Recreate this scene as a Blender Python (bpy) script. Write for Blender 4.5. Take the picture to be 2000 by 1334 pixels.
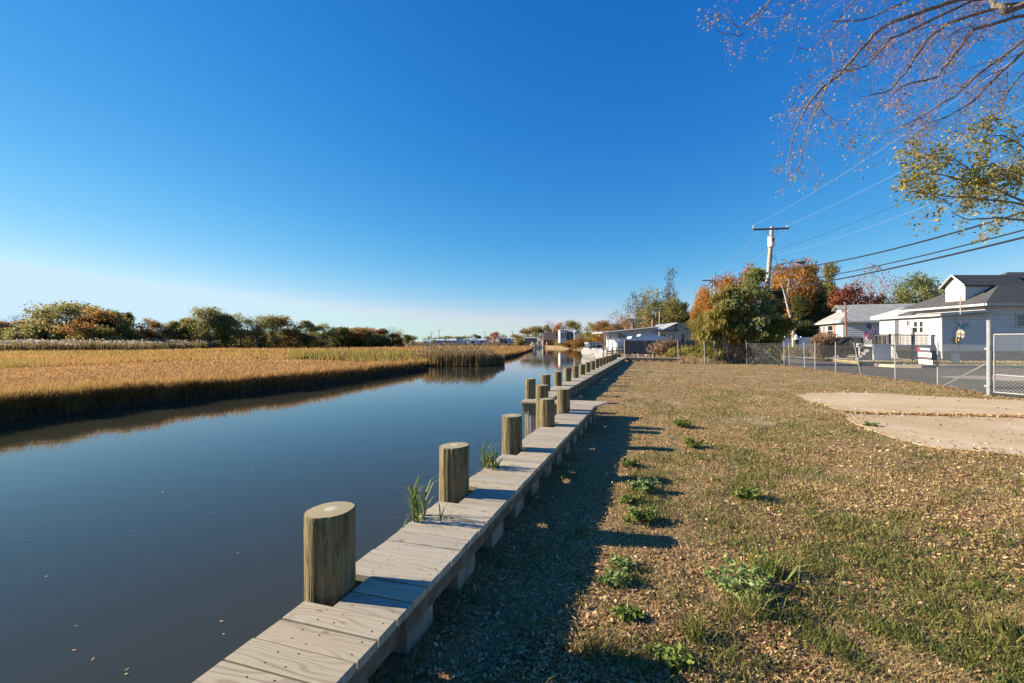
import bpy, math, random
import numpy as np
from mathutils import Vector, Matrix
for o in list(bpy.data.objects): bpy.data.objects.remove(o)
scene = bpy.context.scene
COL = scene.collection
R = math.radians
# ------------------------------------------------------------------ camera, sky, sun, exposure
F, EYE = 889.0, 1.56
cam_data = bpy.data.cameras.new("camera"); cam = bpy.data.objects.new("camera", cam_data); COL.objects.link(cam)
cam.location = (0, 0, EYE); cam.rotation_euler = (R(90), 0, 0)
cam_data.sensor_width = 36; cam_data.lens = F/2000*36
cam_data.clip_start = 0.05; cam_data.clip_end = 9000
scene.camera = cam
SUN_EL = R(22); SUN_AZ = math.atan2(-0.985, 0.172)      # sun stands to the left, slightly ahead
w = bpy.data.worlds.new("World"); scene.world = w; w.use_nodes = True
nt = w.node_tree; nt.nodes.clear()
sk = nt.nodes.new('ShaderNodeTexSky'); sk.sky_type = 'NISHITA'; sk.sun_disc = False
sk.sun_elevation = SUN_EL; sk.sun_rotation = SUN_AZ
sk.altitude = 0; sk.air_density = 1.0; sk.dust_density = 0.0; sk.ozone_density = 6.0
bg = nt.nodes.new('ShaderNodeBackground'); bg.inputs[1].default_value = 0.077
wo = nt.nodes.new('ShaderNodeOutputWorld')
spc, cmb = nt.nodes.new('ShaderNodeSeparateColor'), nt.nodes.new('ShaderNodeCombineColor'); nt.links.new(sk.outputs[0], spc.inputs[0])
for ch, (cap, gam, k_) in enumerate(((3.15, 2.05, .305), (5.55, 1.04, .73), (12.0, .531, 1.75))):      # the camera's colour response to the sky
    prev = spc.outputs[ch]
    for op, val in (('MINIMUM', cap), ('POWER', gam), ('MULTIPLY', k_)):
        mn = nt.nodes.new('ShaderNodeMath'); mn.operation = op; mn.inputs[1].default_value = val; nt.links.new(prev, mn.inputs[0]); prev = mn.outputs[0]
    nt.links.new(prev, cmb.inputs[ch])
nt.links.new(cmb.outputs[0], bg.inputs[0]); nt.links.new(bg.outputs[0], wo.inputs[0])
sl = bpy.data.lights.new("sun", 'SUN'); sl.energy = 5.0; sl.angle = R(0.5); sl.color = (1.0, 0.86, 0.66)
so = bpy.data.objects.new("sun", sl); COL.objects.link(so)
sdir = Vector((math.sin(SUN_AZ)*math.cos(SUN_EL), math.cos(SUN_AZ)*math.cos(SUN_EL), math.sin(SUN_EL)))
so.rotation_euler = sdir.to_track_quat('Z', 'Y').to_euler()
so.location = (-30, 6, 20)
vs = scene.view_settings; vs.view_transform = 'Standard'; vs.look = 'None'; vs.gamma = 1; vs.use_curve_mapping = False
vs.exposure = 1.35

# ------------------------------------------------------------------ helpers
rng = np.random.default_rng(7)
random.seed(7)
def onz(px, py, z):            # a point of the photograph on the level z
    d = F*(EYE-z)/(py-667.0); return ((px-1000.0)/F*d, d, z)
def atd(px, py, d):            # a point of the photograph at the distance d
    return ((px-1000.0)/F*d, d, EYE+(667.0-py)/F*d)
TH = math.atan(0.3138); CT, ST = math.cos(TH), math.sin(TH)
def W(u, v, z=0.0):            # bulkhead frame: u along the walk, v to its right
    return (u*ST+v*CT, u*CT-v*ST, z)
def toW(x, y): return x*ST+y*CT, x*CT-y*ST     # u, v

def tag(o, label=None, cat=None, group=None, kind=None):
    if label: o['label'] = label
    if cat: o['category'] = cat
    if group: o['group'] = group
    if kind: o['kind'] = kind
    return o
def empty(name, loc, label, cat, group=None, rz=0):
    o = bpy.data.objects.new(name, None); COL.objects.link(o); o.location = loc; o.rotation_euler = (0, 0, rz)
    o.empty_display_size = 0.2
    return tag(o, label, cat, group)
def children(o): return [c for c in bpy.data.objects if c.parent == o]
def copy_tree(o, parent=None):
    c = o.copy(); COL.objects.link(c); c.parent = parent
    for ch in children(o): copy_tree(ch, c)
    return c

class MB:
    def __init__(s): s.V=[]; s.L=[]; s.S=[]; s.M=[]; s.A=[]; s.n=0; s.UV=[]
    def add(s, v, f, m=0, a=0.0, uv=None):
        v = np.asarray(v, dtype=np.float32).reshape(-1, 3); f = np.asarray(f, dtype=np.int64)
        if f.ndim == 1: f = f.reshape(1, -1)
        s.V.append(v); s.L.append((f+s.n).ravel()); s.S.append(np.full(len(f), f.shape[1], dtype=np.int64))
        s.M.append(np.full(len(f), m, dtype=np.int64) if np.isscalar(m) else np.asarray(m))
        s.A.append(np.full(len(f), a, dtype=np.float32) if np.isscalar(a) else np.asarray(a, dtype=np.float32))
        if uv is None: uv = np.zeros((f.size, 2), dtype=np.float32)
        s.UV.append(np.asarray(uv, dtype=np.float32).reshape(-1, 2))
        s.n += len(v); return s
    def box(s, x0, x1, y0, y1, z0, z1, m=0, a=0.0, tf=None):
        v = np.array([[x0,y0,z0],[x1,y0,z0],[x1,y1,z0],[x0,y1,z0],[x0,y0,z1],[x1,y0,z1],[x1,y1,z1],[x0,y1,z1]], float)
        if tf is not None: v = np.array([tf(*p) for p in v])
        return s.add(v, [[0,3,2,1],[4,5,6,7],[0,1,5,4],[1,2,6,5],[2,3,7,6],[3,0,4,7]], m, a)
    def hexa(s, pts, m=0, a=0.0):      # 8 points: bottom four, top four
        return s.add(pts, [[0,3,2,1],[4,5,6,7],[0,1,5,4],[1,2,6,5],[2,3,7,6],[3,0,4,7]], m, a)
    def tube(s, P, r, n=6, m=0, a=0.0, cap=True):
        P = np.asarray(P, float); k = len(P); r = np.broadcast_to(np.asarray(r, float), (k,))
        T = np.gradient(P, axis=0) if k > 2 else np.repeat((P[1]-P[0])[None], 2, 0)
        T = T/(np.linalg.norm(T, axis=1, keepdims=True)+1e-9)
        ref = np.array([0,0,1.0]) if abs(T[0][2]) < 0.9 else np.array([1.0,0,0])
        A = np.cross(T, ref); A /= (np.linalg.norm(A, axis=1, keepdims=True)+1e-9); B = np.cross(T, A)
        t = np.arange(n)*2*math.pi/n
        V = P[:,None]+r[:,None,None]*(np.cos(t)[None,:,None]*A[:,None]+np.sin(t)[None,:,None]*B[:,None])
        i = np.arange(k-1)[:,None]*n; j = np.arange(n)[None]; j2 = (j+1) % n
        f = np.stack([i+j, i+j2, i+n+j2, i+n+j], -1).reshape(-1, 4)
        base = s.n; s.add(V.reshape(-1, 3), f, m, a)
        if cap and n > 3:
            s.L.append(np.arange(n)[::-1]+base); s.L.append(np.arange(n)+base+(k-1)*n)
            for _ in range(2):
                s.S.append(np.array([n])); s.M.append(np.array([m])); s.A.append(np.array([a], dtype=np.float32)); s.UV.append(np.zeros((n,2), dtype=np.float32))
        return s
    def build(s, name, mats, parent=None, smooth=False, uv=False, attr=True):
        me = bpy.data.meshes.new(name)
        V = np.concatenate(s.V).astype(np.float32); L = np.concatenate(s.L).astype(np.int32); S = np.concatenate(s.S).astype(np.int32)
        me.vertices.add(len(V)); me.vertices.foreach_set('co', V.ravel())
        me.loops.add(len(L)); me.loops.foreach_set('vertex_index', L)
        me.polygons.add(len(S)); me.polygons.foreach_set('loop_start', np.concatenate([[0], np.cumsum(S)[:-1]]).astype(np.int32))
        me.polygons.foreach_set('loop_total', S)
        if not isinstance(mats, (list, tuple)): mats = [mats]
        for m in mats: me.materials.append(m)
        if len(mats) > 1: me.polygons.foreach_set('material_index', np.concatenate(s.M).astype(np.int32))
        me.update(calc_edges=True)
        if attr:
            at = me.attributes.new('rnd', 'FLOAT', 'FACE'); at.data.foreach_set('value', np.concatenate(s.A).astype(np.float32))
        if uv:
            ul = me.uv_layers.new(name='UVMap'); ul.data.foreach_set('uv', np.concatenate(s.UV).astype(np.float32).ravel())
        me.polygons.foreach_set('use_smooth', np.full(len(S), smooth))
        me.validate()
        o = bpy.data.objects.new(name, me); COL.objects.link(o); o.parent = parent
        return o
def poly_slab(name, pts, z, zb, mat, parent=None):     # a flat sheet with a skirt down to zb
    from mathutils.geometry import tessellate_polygon
    P = [Vector((p[0], p[1], z)) for p in pts]
    tri = tessellate_polygon([P]); mb = MB()
    tri = np.array(tri); v = np.array([[p.x, p.y, z] for p in P])
    a = v[tri[:,0]]; b = v[tri[:,1]]; c = v[tri[:,2]]
    neg = np.cross(b-a, c-a)[:,2] < 0; tri[neg] = tri[neg][:, ::-1]
    mb.add(v, tri)
    n = len(P); vb = v.copy(); vb[:,2] = zb
    if zb < z:
        idx = np.arange(n); mb.add(np.concatenate([v, vb]), np.stack([idx, idx+n, (idx+1)%n+n, (idx+1)%n], 1))
    return mb.build(name, mat, parent, attr=False)
def inside(px, py, poly):
    c = np.zeros(len(px), bool); n = len(poly); j = n-1
    for i in range(n):
        xi, yi = poly[i][:2]; xj, yj = poly[j][:2]
        cond = ((yi > py) != (yj > py)) & (px < (xj-xi)*(py-yi)/(yj-yi+1e-12)+xi)
        c ^= cond; j = i
    return c
_ng = np.random.default_rng(3).random((257, 257))
def vnoise(x, y, sc):
    x = np.asarray(x)/sc+500.3; y = np.asarray(y)/sc+500.7
    xi = np.floor(x).astype(int); yi = np.floor(y).astype(int); fx = x-xi; fy = y-yi
    fx = fx*fx*(3-2*fx); fy = fy*fy*(3-2*fy); g = lambda a, b: _ng[a % 257, b % 257]
    return (g(xi,yi)*(1-fx)+g(xi+1,yi)*fx)*(1-fy)+(g(xi,yi+1)*(1-fx)+g(xi+1,yi+1)*fx)*fy
def fnoise(x, y, sc): return vnoise(x,y,sc)*.55+vnoise(x,y,sc/2.3)*.28+vnoise(x,y,sc/5.1)*.17

# ------------------------------------------------------------------ materials
class NT:
    def __init__(s, name):
        s.m = bpy.data.materials.new(name); s.m.use_nodes = True; s.t = s.m.node_tree
        s.b = s.t.nodes['Principled BSDF']; s.out = s.t.nodes['Material Output']
    def n(s, typ, **kw):
        nd = s.t.nodes.new(typ)
        for k, v in kw.items():
            if k in nd.inputs: nd.inputs[k].default_value = v
            else: setattr(nd, k, v)
        return nd
    def l(s, a, b): s.t.links.new(a, b)
    def ramp(s, fac, stops, interp='LINEAR'):
        r = s.n('ShaderNodeValToRGB'); cr = r.color_ramp; cr.interpolation = interp
        while len(cr.elements) < len(stops): cr.elements.new(0.5)
        for e, (p, c) in zip(cr.elements, stops): e.position = p; e.color = (*c, 1) if len(c) == 3 else c
        s.l(fac, r.inputs[0]); return r.outputs[0]
    def noise(s, sc, detail=4, rough=.6, vec=None, out='Fac', dist=0):
        nd = s.n('ShaderNodeTexNoise'); nd.inputs['Scale'].default_value = sc; nd.inputs['Detail'].default_value = detail
        nd.inputs['Roughness'].default_value = rough; nd.inputs['Distortion'].default_value = dist
        if vec is not None: s.l(vec, nd.inputs['Vector'])
        return nd.outputs[out]
    def mapping(s, scale=(1,1,1), src='Object', loc=(0,0,0)):
        if src == 'UV': o = s.n('ShaderNodeUVMap').outputs[0]
        elif src == 'Position': o = s.n('ShaderNodeNewGeometry').outputs['Position']
        else: o = s.n('ShaderNodeTexCoord').outputs[src]
        mp = s.n('ShaderNodeMapping'); mp.inputs['Scale'].default_value = scale; mp.inputs['Location'].default_value = loc
        s.l(o, mp.inputs[0]); return mp.outputs[0]
    def mix(s, a, b, fac, mode='MIX'):
        nd = s.n('ShaderNodeMixRGB', blend_type=mode)
        for i, v in ((0, fac), (1, a), (2, b)):
            if hasattr(v, 'links'): s.l(v, nd.inputs[i])
            elif i == 0: nd.inputs[0].default_value = v
            else: nd.inputs[i].default_value = (*v, 1)
        return nd.outputs[0]
    def math(s, op, a, b=0.0, c=0.0):
        nd = s.n('ShaderNodeMath', operation=op)
        for i, v in enumerate((a, b, c)):
            if hasattr(v, 'links'): s.l(v, nd.inputs[i])
            else: nd.inputs[i].default_value = v
        return nd.outputs[0]
    def attr(s, name='rnd'):
        a = s.n('ShaderNodeAttribute'); a.attribute_name = name; return a.outputs['Fac']
    def bump(s, h, strength=.5, dist=.02):
        b = s.n('ShaderNodeBump'); b.inputs['Strength'].default_value = strength; b.inputs['Distance'].default_value = dist
        s.l(h, b.inputs['Height']); s.l(b.outputs[0], s.b.inputs['Normal']); return b
    def col(s, c):
        if hasattr(c, 'links'): s.l(c, s.b.inputs['Base Color'])
        else: s.b.inputs['Base Color'].default_value = (*c, 1)
        return s
    def set(s, rough=.8, spec=.3, metal=0.0):
        s.b.inputs['Roughness'].default_value = rough; s.b.inputs['Specular IOR Level'].default_value = spec; s.b.inputs['Metallic'].default_value = metal; return s
def simple(name, c, rough=.7, metal=0.0, var=.12, sc=6, spec=.3, bump=0.0):
    t = NT(name); n = t.noise(sc, 5, vec=t.mapping())
    lo = tuple(x*(1-var*1.5) for x in c); hi = tuple(min(1, x*(1+var)) for x in c)
    t.col(t.ramp(n, [(.3, lo), (.7, hi)])); t.set(rough, spec, metal)
    if bump: t.bump(n, .5, bump)
    return t.m
def leafmat(name, stops, trans=.55, rough=.6):
    t = NT(name); a = t.attr(); c = t.ramp(a, stops); t.col(c); t.set(rough, .2)
    tr = t.n('ShaderNodeBsdfTranslucent'); t.l(c, tr.inputs[0]); mx = t.n('ShaderNodeMixShader'); mx.inputs[0].default_value = trans
    t.l(t.b.outputs[0], mx.inputs[1]); t.l(tr.outputs[0], mx.inputs[2]); t.l(mx.outputs[0], t.out.inputs[0]); return t.m

def mat_plank(name='weathered_planks', warm=0.0):
    t = NT(name); rnd = t.attr()
    uv = t.n('ShaderNodeUVMap').outputs[0]
    sx = t.n('ShaderNodeSeparateXYZ'); t.l(uv, sx.inputs[0])
    cx = t.n('ShaderNodeCombineXYZ'); t.l(t.math('MULTIPLY', sx.outputs[0], 1.5), cx.inputs[0]); t.l(t.math('MULTIPLY', sx.outputs[1], 7), cx.inputs[1]); t.l(t.math('MULTIPLY', rnd, 57), cx.inputs[2])
    f = t.noise(1.0, 2, .4, cx.outputs[0])
    field = t.math('ADD', t.math('MULTIPLY', f, 12), t.math('MULTIPLY', sx.outputs[1], 44))
    g = t.math('MULTIPLY_ADD', t.math('SINE', t.math('MULTIPLY', field, 5.2)), .5, .5)
    c2 = t.n('ShaderNodeCombineXYZ'); t.l(t.math('MULTIPLY', sx.outputs[0], 5), c2.inputs[0]); t.l(t.math('MULTIPLY', sx.outputs[1], 160), c2.inputs[1]); t.l(t.math('MULTIPLY', rnd, 31), c2.inputs[2])
    fine = t.noise(1.0, 3, .6, c2.outputs[0])
    grain = t.ramp(g, [(.0, (.0,.0,.0)), (.62, (.12,.12,.12)), (.9, (1,1,1))])
    base = t.ramp(rnd, [(0, (.40,.335,.225)), (.25, (.33,.30,.235)), (.5, (.46,.39,.265)), (.75, (.37,.34,.265)), (1, (.50,.435,.305))])
    amt = t.math('MULTIPLY', t.ramp(t.noise(.9, 2, .5, cx.outputs[0]), [(.35, (.1,.1,.1)), (.65, (.75,.75,.75))]), .85)
    c = t.mix(base, (.17,.115,.07), t.math('MULTIPLY', grain, amt))
    c = t.mix(c, (.20,.16,.125), t.math('MULTIPLY', t.ramp(fine, [(.45, (0,0,0)), (.75, (1,1,1))]), .38))
    vo = t.n('ShaderNodeTexVoronoi'); vo.inputs['Scale'].default_value = 1.0
    c3 = t.n('ShaderNodeCombineXYZ'); t.l(t.math('MULTIPLY', sx.outputs[0], 4.5), c3.inputs[0]); t.l(t.math('MULTIPLY', sx.outputs[1], 9), c3.inputs[1]); t.l(t.math('MULTIPLY', rnd, 90), c3.inputs[2]); t.l(c3.outputs[0], vo.inputs['Vector'])
    kn = t.ramp(vo.outputs['Distance'], [(.06, (1,1,1)), (.13, (0,0,0))])
    c = t.mix(c, (.17,.11,.075), t.math('MULTIPLY', kn, .8))
    c = t.mix(c, (.34,.32,.29), t.math('MULTIPLY', t.noise(3, 5, .7, t.mapping(src='Position')), .22))
    t.col(c); t.set(.72, .25); t.bump(t.math('ADD', t.math('MULTIPLY', grain, .4), fine), .35, .003)
    return t.m
def mat_piling():
    t = NT('treated_piling_wood')
    mp = t.mapping((9, 9, .55)); n = t.noise(2.2, 5, .65, mp); n2 = t.noise(3.0, 4, .6, t.mapping()); f = t.noise(30, 3, .6, t.mapping((1,1,.08)))
    c = t.ramp(n, [(.28, (.050,.034,.014)), (.44, (.13,.10,.052)), (.58, (.225,.19,.11)), (.78, (.30,.262,.165))])
    c = t.mix(c, (.11,.125,.035), t.math('MULTIPLY', t.ramp(n2, [(.45,(0,0,0)),(.7,(1,1,1))]), .5))
    c = t.mix(c, (.19,.10,.035), t.math('MULTIPLY', t.ramp(t.noise(2.0, 3, .5, t.mapping((3,3,.8), loc=(4,2,9))), [(.55,(0,0,0)),(.72,(1,1,1))]), .6))
    c = t.mix(c, (.055,.035,.018), t.math('MULTIPLY', t.ramp(t.noise(7, 5, .75, t.mapping((4,4,.7), loc=(1,5,3))), [(.52,(0,0,0)),(.62,(1,1,1))]), .55))
    t.col(c); t.set(.9, .12); t.bump(t.math('ADD', n, t.math('MULTIPLY', f, .9)), 1.0, .02)
    return t.m
def mat_endgrain():
    t = NT('piling_end_grain'); tc = t.n('ShaderNodeTexCoord').outputs['Object']
    sx = t.n('ShaderNodeSeparateXYZ'); t.l(tc, sx.inputs[0])
    r = t.math('SQRT', t.math('ADD', t.math('POWER', sx.outputs[0], 2), t.math('POWER', sx.outputs[1], 2)))
    rr = t.math('ADD', t.math('MULTIPLY', r, 420), t.math('MULTIPLY', t.noise(9, 3, vec=tc), 9))
    g = t.math('MULTIPLY_ADD', t.math('SINE', rr), .5, .5)
    c = t.mix((.31,.27,.165), (.20,.165,.085), t.math('MULTIPLY', g, .5))
    c = t.mix(c, (.44,.41,.36), t.ramp(t.math('ADD', r, t.math('MULTIPLY', t.noise(30, 4, vec=tc), .03)), [(.035,(1,1,1)),(.055,(0,0,0))]))
    t.col(t.mix(c, (.30,.24,.14), t.ramp(t.noise(14, 4, vec=tc), [(.5,(0,0,0)),(.75,(.7,.7,.7))]))); t.set(.85,.2); return t.m
def mat_water():
    t = NT('creek_water'); t.col((.034,.035,.024)); t.set(.035, .5); t.b.inputs['IOR'].default_value = 1.33
    n1 = t.noise(1.0, 3, .5, t.mapping((.9, 2.4, 1), src='Position')); n2 = t.noise(6.0, 2, .5, t.mapping((1, 1.8, 1), src='Position'))
    wv = t.noise(.09, 2, .5, t.mapping((1, 1, 1), src='Position'))
    h = t.math('MULTIPLY', t.math('ADD', n1, t.math('MULTIPLY', n2, .12)), t.ramp(wv, [(.35,(.35,.35,.35)),(.7,(1,1,1))]))
    t.bump(h, .16, .024); return t.m
def mat_lawn():
    t = NT('lawn_soil'); P = t.mapping(src='Position')
    a = t.noise(.55, 5, .65, P); b = t.noise(5, 6, .7, P); c_ = t.noise(45, 4, .7, P); s_ = t.noise(.9, 4, .6, t.mapping(src='Position', loc=(31, 7, 2)))
    base = t.ramp(c_, [(.28, (.045,.026,.012)), (.43, (.20,.125,.058)), (.58, (.42,.285,.14)), (.78, (.60,.45,.27))])
    base = t.mix(base, (.125,.125,.040), t.math('MULTIPLY', t.ramp(b, [(.46,(0,0,0)),(.60,(1,1,1))]), t.ramp(a, [(.40,(0,0,0)),(.56,(.9,.9,.9))])))
    base = t.mix(base, (.40,.295,.185), t.ramp(s_, [(.54,(0,0,0)),(.68,(.75,.75,.75))]))
    vo = t.n('ShaderNodeTexVoronoi'); vo.inputs['Scale'].default_value = 60; t.l(P, vo.inputs['Vector'])
    base = t.mix(base, (.50,.38,.25), t.math('MULTIPLY', t.ramp(vo.outputs['Distance'], [(.18,(1,1,1)),(.3,(0,0,0))]), t.ramp(b, [(.5,(0,0,0)),(.6,(.6,.6,.6))])))
    t.col(base); t.set(.95, .1); t.bump(t.math('ADD', c_, t.math('MULTIPLY', b, 1.5)), 1.0, .03); return t.m
def ground_mat(name, stops, sc=1.0, bump=.03):
    t = NT(name); P = t.mapping(src='Position'); n = t.noise(sc, 7, .7, P); m = t.noise(sc*14, 5, .7, P)
    t.col(t.ramp(t.math('MULTIPLY_ADD', m, .45, t.math('MULTIPLY', n, .55)), stops)); t.set(.95, .1); t.bump(m, .8, bump); return t.m
def mat_concrete():
    t = NT('old_concrete'); P = t.mapping(src='Position'); n = t.noise(.8, 6, .65, P); m = t.noise(30, 5, .7, P); k = t.noise(.35, 3, .5, t.mapping(src='Position', loc=(9,4,1)))
    c = t.ramp(n, [(.3, (.42,.31,.18)), (.5, (.49,.38,.235)), (.7, (.54,.44,.30))])
    c = t.mix(c, (.36,.25,.145), t.ramp(k, [(.45,(0,0,0)),(.65,(.7,.7,.7))])); c = t.mix(c, (.30,.24,.17), t.math('MULTIPLY', t.ramp(m, [(.55,(0,0,0)),(.75,(1,1,1))]), .5))
    t.col(c); t.set(.9, .2); t.bump(m, .5, .006); return t.m
def mat_asphalt():
    t = NT('asphalt'); P = t.mapping(src='Position'); n = t.noise(.7, 5, .6, P); m = t.noise(60, 3, .8, P)
    c = t.ramp(n, [(.3, (.075,.068,.058)), (.7, (.12,.108,.092))]); c = t.mix(c, (.21,.19,.165), t.math('MULTIPLY', t.ramp(m, [(.5,(0,0,0)),(.8,(1,1,1))]), .5))
    t.col(c); t.set(1.0, .08); t.bump(m, .5, .006); return t.m
def mat_shingle(name, c):
    t = NT(name); br = t.n('ShaderNodeTexBrick'); br.inputs['Scale'].default_value = 1.0
    br.inputs['Brick Width'].default_value = .3; br.inputs['Row Height'].default_value = .14; br.inputs['Mortar Size'].default_value = .006
    br.inputs['Color1'].default_value = (*c, 1); br.inputs['Color2'].default_value = (*[x*.62 for x in c], 1); br.inputs['Mortar'].default_value = (*[x*.4 for x in c], 1)
    t.l(t.mapping(src='Object'), br.inputs['Vector'])
    t.col(t.mix(br.outputs[0], tuple(x*1.3 for x in c), t.math('MULTIPLY', t.noise(1.3, 5, vec=t.mapping()), .5))); t.set(.9, .15); return t.m
def mat_siding(name, c):
    t = NT(name); n = t.noise(1.2, 5, .6, t.mapping()); t.col(t.ramp(n, [(.3, tuple(x*.9 for x in c)), (.7, c)])); t.set(.6, .3); return t.m
def mat_mud():
    t = NT('marsh_mud'); n = t.noise(3, 6, .7, t.mapping(src='Position')); t.col(t.ramp(n, [(.3,(.012,.010,.008)),(.7,(.045,.036,.026))])); t.set(.8,.2); t.bump(n, 1, .08); return t.m

M = dict(plank=mat_plank(), piling=mat_piling(), endgrain=mat_endgrain(), water=mat_water(), lawn=mat_lawn(), concrete=mat_concrete(), asphalt=mat_asphalt(), mud=mat_mud())
M['timber'] = simple('brown_treated_timber', (.17,.125,.085), .85, var=.35, sc=9, bump=.004)
M['greentimber'] = simple('green_treated_timber', (.17,.17,.095), .85, var=.3, sc=9)
M['block'] = simple('pale_support_timber', (.30,.245,.18), .85, var=.25, sc=7, bump=.004)
M['nail'] = simple('rusty_nail', (.03,.02,.015), .7, .4)
M['vinyl'] = simple('grey_vinyl_sheet', (.42,.40,.40), .6)
M['galv'] = simple('galvanised_steel', (.30,.315,.32), .5, .4, var=.15, sc=12, spec=.5)
M['white'] = simple('white_paint', (.50,.50,.48), .5, var=.05)
M['dirtywhite'] = simple('dull_white_paint', (.48,.48,.46), .6, var=.12)
M['black'] = simple('black_plastic', (.015,.015,.016), .5)
M['glass'] = simple('window_glass', (.02,.025,.032), .06, 0, var=.1, spec=.8)
M['polewood'] = simple('weathered_pole_wood', (.40,.34,.28), .9, var=.25, sc=8, bump=.005)
M['wire'] = simple('black_cable', (.02,.02,.022), .6)
M['alwire'] = simple('bare_aluminium_wire', (.55,.56,.58), .4, .6)
M['bark'] = simple('grey_bark', (.19,.155,.125), .95, var=.4, sc=14, bump=.01)
M['palebark'] = simple('pale_bark', (.46,.42,.36), .9, var=.35, sc=9, bump=.006)
M['twig'] = simple('reddish_twig', (.20,.115,.10), .9, var=.3, sc=8)
M['siding_grey'] = mat_siding('blue_grey_siding', (.44,.50,.60)); M['siding_white'] = mat_siding('white_siding', (.56,.57,.58)); M['siding_blue_and_shaded'] = mat_siding('pale_blue_and_shaded_white_siding', (.58,.60,.64)); M['boatwhite'] = simple('white_gelcoat', (.30,.30,.30), .35, var=.05)
M['shingle_dark'] = mat_shingle('charcoal_shingles', (.085,.087,.09)); M['shingle_grey'] = mat_shingle('grey_shingles', (.31,.31,.31)); M['shingle_brown'] = mat_shingle('brown_shingles', (.14,.10,.09))
M['found'] = simple('foundation_block', (.20,.20,.20), .9, var=.3)
M['carpaint'] = simple('dark_grey_car_paint', (.045,.048,.055), .25, .5, var=.05, spec=.6)
M['red'] = simple('red_lens', (.55,.02,.015), .3); M['redpaint'] = simple('faded_red_shutter', (.50,.13,.09), .7)
M['rubber'] = simple('tyre_rubber', (.02,.02,.02), .9); M['rim'] = simple('alloy_rim', (.45,.45,.46), .3, .8)
M['boardfence'] = simple('grey_board_fence', (.13,.13,.135), .9, var=.35, sc=5)
M['vinylfence'] = simple('lavender_white_vinyl', (.60,.60,.68), .5, var=.05)
M['signgreen'] = simple('street_sign_green', (.0,.22,.15), .4, var=.05); M['signwhite'] = simple('sign_white', (.85,.85,.85), .4, var=.03)
M['signred'] = simple('sign_red', (.6,.03,.04), .4, var=.05); M['signdark'] = simple('sign_slate', (.06,.10,.12), .5, var=.05); M['signgrey'] = simple('sign_text_grey', (.35,.36,.36), .5)
M['flagblue'] = simple('flag_blue', (.015,.02,.12), .8); M['flagred'] = simple('flag_red', (.55,.02,.04), .8); M['flagwhite'] = simple('flag_white', (.80,.78,.78), .8, var=.03)
M['stone'] = simple('pale_stone', (.42,.40,.37), .9, var=.4, sc=3); M['wooddeck'] = simple('deck_wood', (.34,.25,.16), .85, var=.25)
M['roofwhite'] = simple('far_white_metal', (.55,.56,.58), .5, var=.06); M['blueroof'] = simple('far_blue_wall', (.10,.22,.50), .6); M['orangetarp'] = simple('orange_tarp', (.50,.20,.08), .7)
# foliage palettes
M['lf_olive'] = leafmat('leaves_olive', [(0,(.11,.11,.035)),(.5,(.27,.245,.08)),(1,(.42,.35,.13))])
M['lf_dark'] = leafmat('leaves_dark_green', [(0,(.045,.06,.02)),(.6,(.125,.145,.045)),(1,(.24,.235,.09))])
M['lf_green'] = leafmat('leaves_mid_green', [(0,(.13,.15,.05)),(.5,(.26,.28,.10)),(1,(.42,.42,.20))], .62)
M['lf_yolive'] = leafmat('leaves_yellow_olive', [(0,(.11,.10,.022)),(.5,(.28,.24,.06)),(1,(.46,.36,.12))])
M['lf_orange'] = leafmat('leaves_orange', [(0,(.20,.085,.02)),(.5,(.42,.20,.045)),(1,(.56,.34,.10))])
M['lf_rust'] = leafmat('leaves_rust', [(0,(.14,.075,.025)),(.5,(.33,.17,.045)),(1,(.44,.28,.08))])
M['lf_gold'] = leafmat('leaves_golden', [(0,(.12,.09,.02)),(.5,(.30,.21,.04)),(1,(.48,.34,.06))])
M['lf_red'] = leafmat('leaves_red', [(0,(.18,.05,.03)),(.5,(.38,.12,.06)),(1,(.50,.22,.11))])
M['lf_grey'] = leafmat('leaves_sparse_grey', [(0,(.07,.065,.05)),(.5,(.13,.115,.085)),(1,(.20,.17,.11))])
M['lf_silver'] = leafmat('leaves_silver_green', [(0,(.10,.115,.05)),(.5,(.22,.235,.11)),(1,(.36,.36,.20))])
M['lf_over'] = leafmat('leaves_overhanging', [(0,(.20,.16,.04)),(.35,(.42,.34,.08)),(.6,(.55,.42,.14)),(.8,(.36,.14,.08)),(1,(.50,.30,.22))])
M['lf_overy'] = leafmat('leaves_yellow_green', [(0,(.10,.13,.03)),(.35,(.28,.28,.06)),(.7,(.48,.40,.09)),(1,(.58,.46,.18))])
M['grass'] = leafmat('lawn_blades', [(0,(.075,.10,.022)),(.25,(.15,.165,.040)),(.45,(.26,.215,.075)),(.7,(.40,.275,.13)),(1,(.56,.41,.22))], .25)
M['litter'] = leafmat('leaf_litter', [(0,(.07,.034,.014)),(.35,(.24,.125,.05)),(.72,(.44,.27,.12)),(1,(.70,.51,.29))], .1)
M['weed'] = leafmat('weed_leaves', [(0,(.085,.125,.02)),(.6,(.18,.225,.045)),(1,(.32,.35,.11))], .3)
M['weedsilver'] = leafmat('silvery_weed_leaves', [(0,(.13,.19,.05)),(.6,(.24,.31,.10)),(1,(.40,.45,.19))], .3)
M['marsh'] = leafmat('marsh_grass', [(0,(.18,.165,.045)),(.22,(.27,.20,.06)),(.42,(.29,.18,.058)),(.65,(.36,.205,.08)),(1,(.46,.285,.135))], .65)
M['reed'] = leafmat('reed_stalks', [(0,(.10,.12,.025)),(.4,(.20,.155,.05)),(.7,(.27,.18,.085)),(1,(.37,.26,.15))], .45)
M['plume'] = leafmat('reed_plumes', [(0,(.30,.26,.20)),(1,(.62,.56,.48))], .4)
M['dry'] = leafmat('dry_brush', [(0,(.14,.085,.045)),(.5,(.27,.18,.10)),(1,(.42,.30,.18))], .25)
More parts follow.
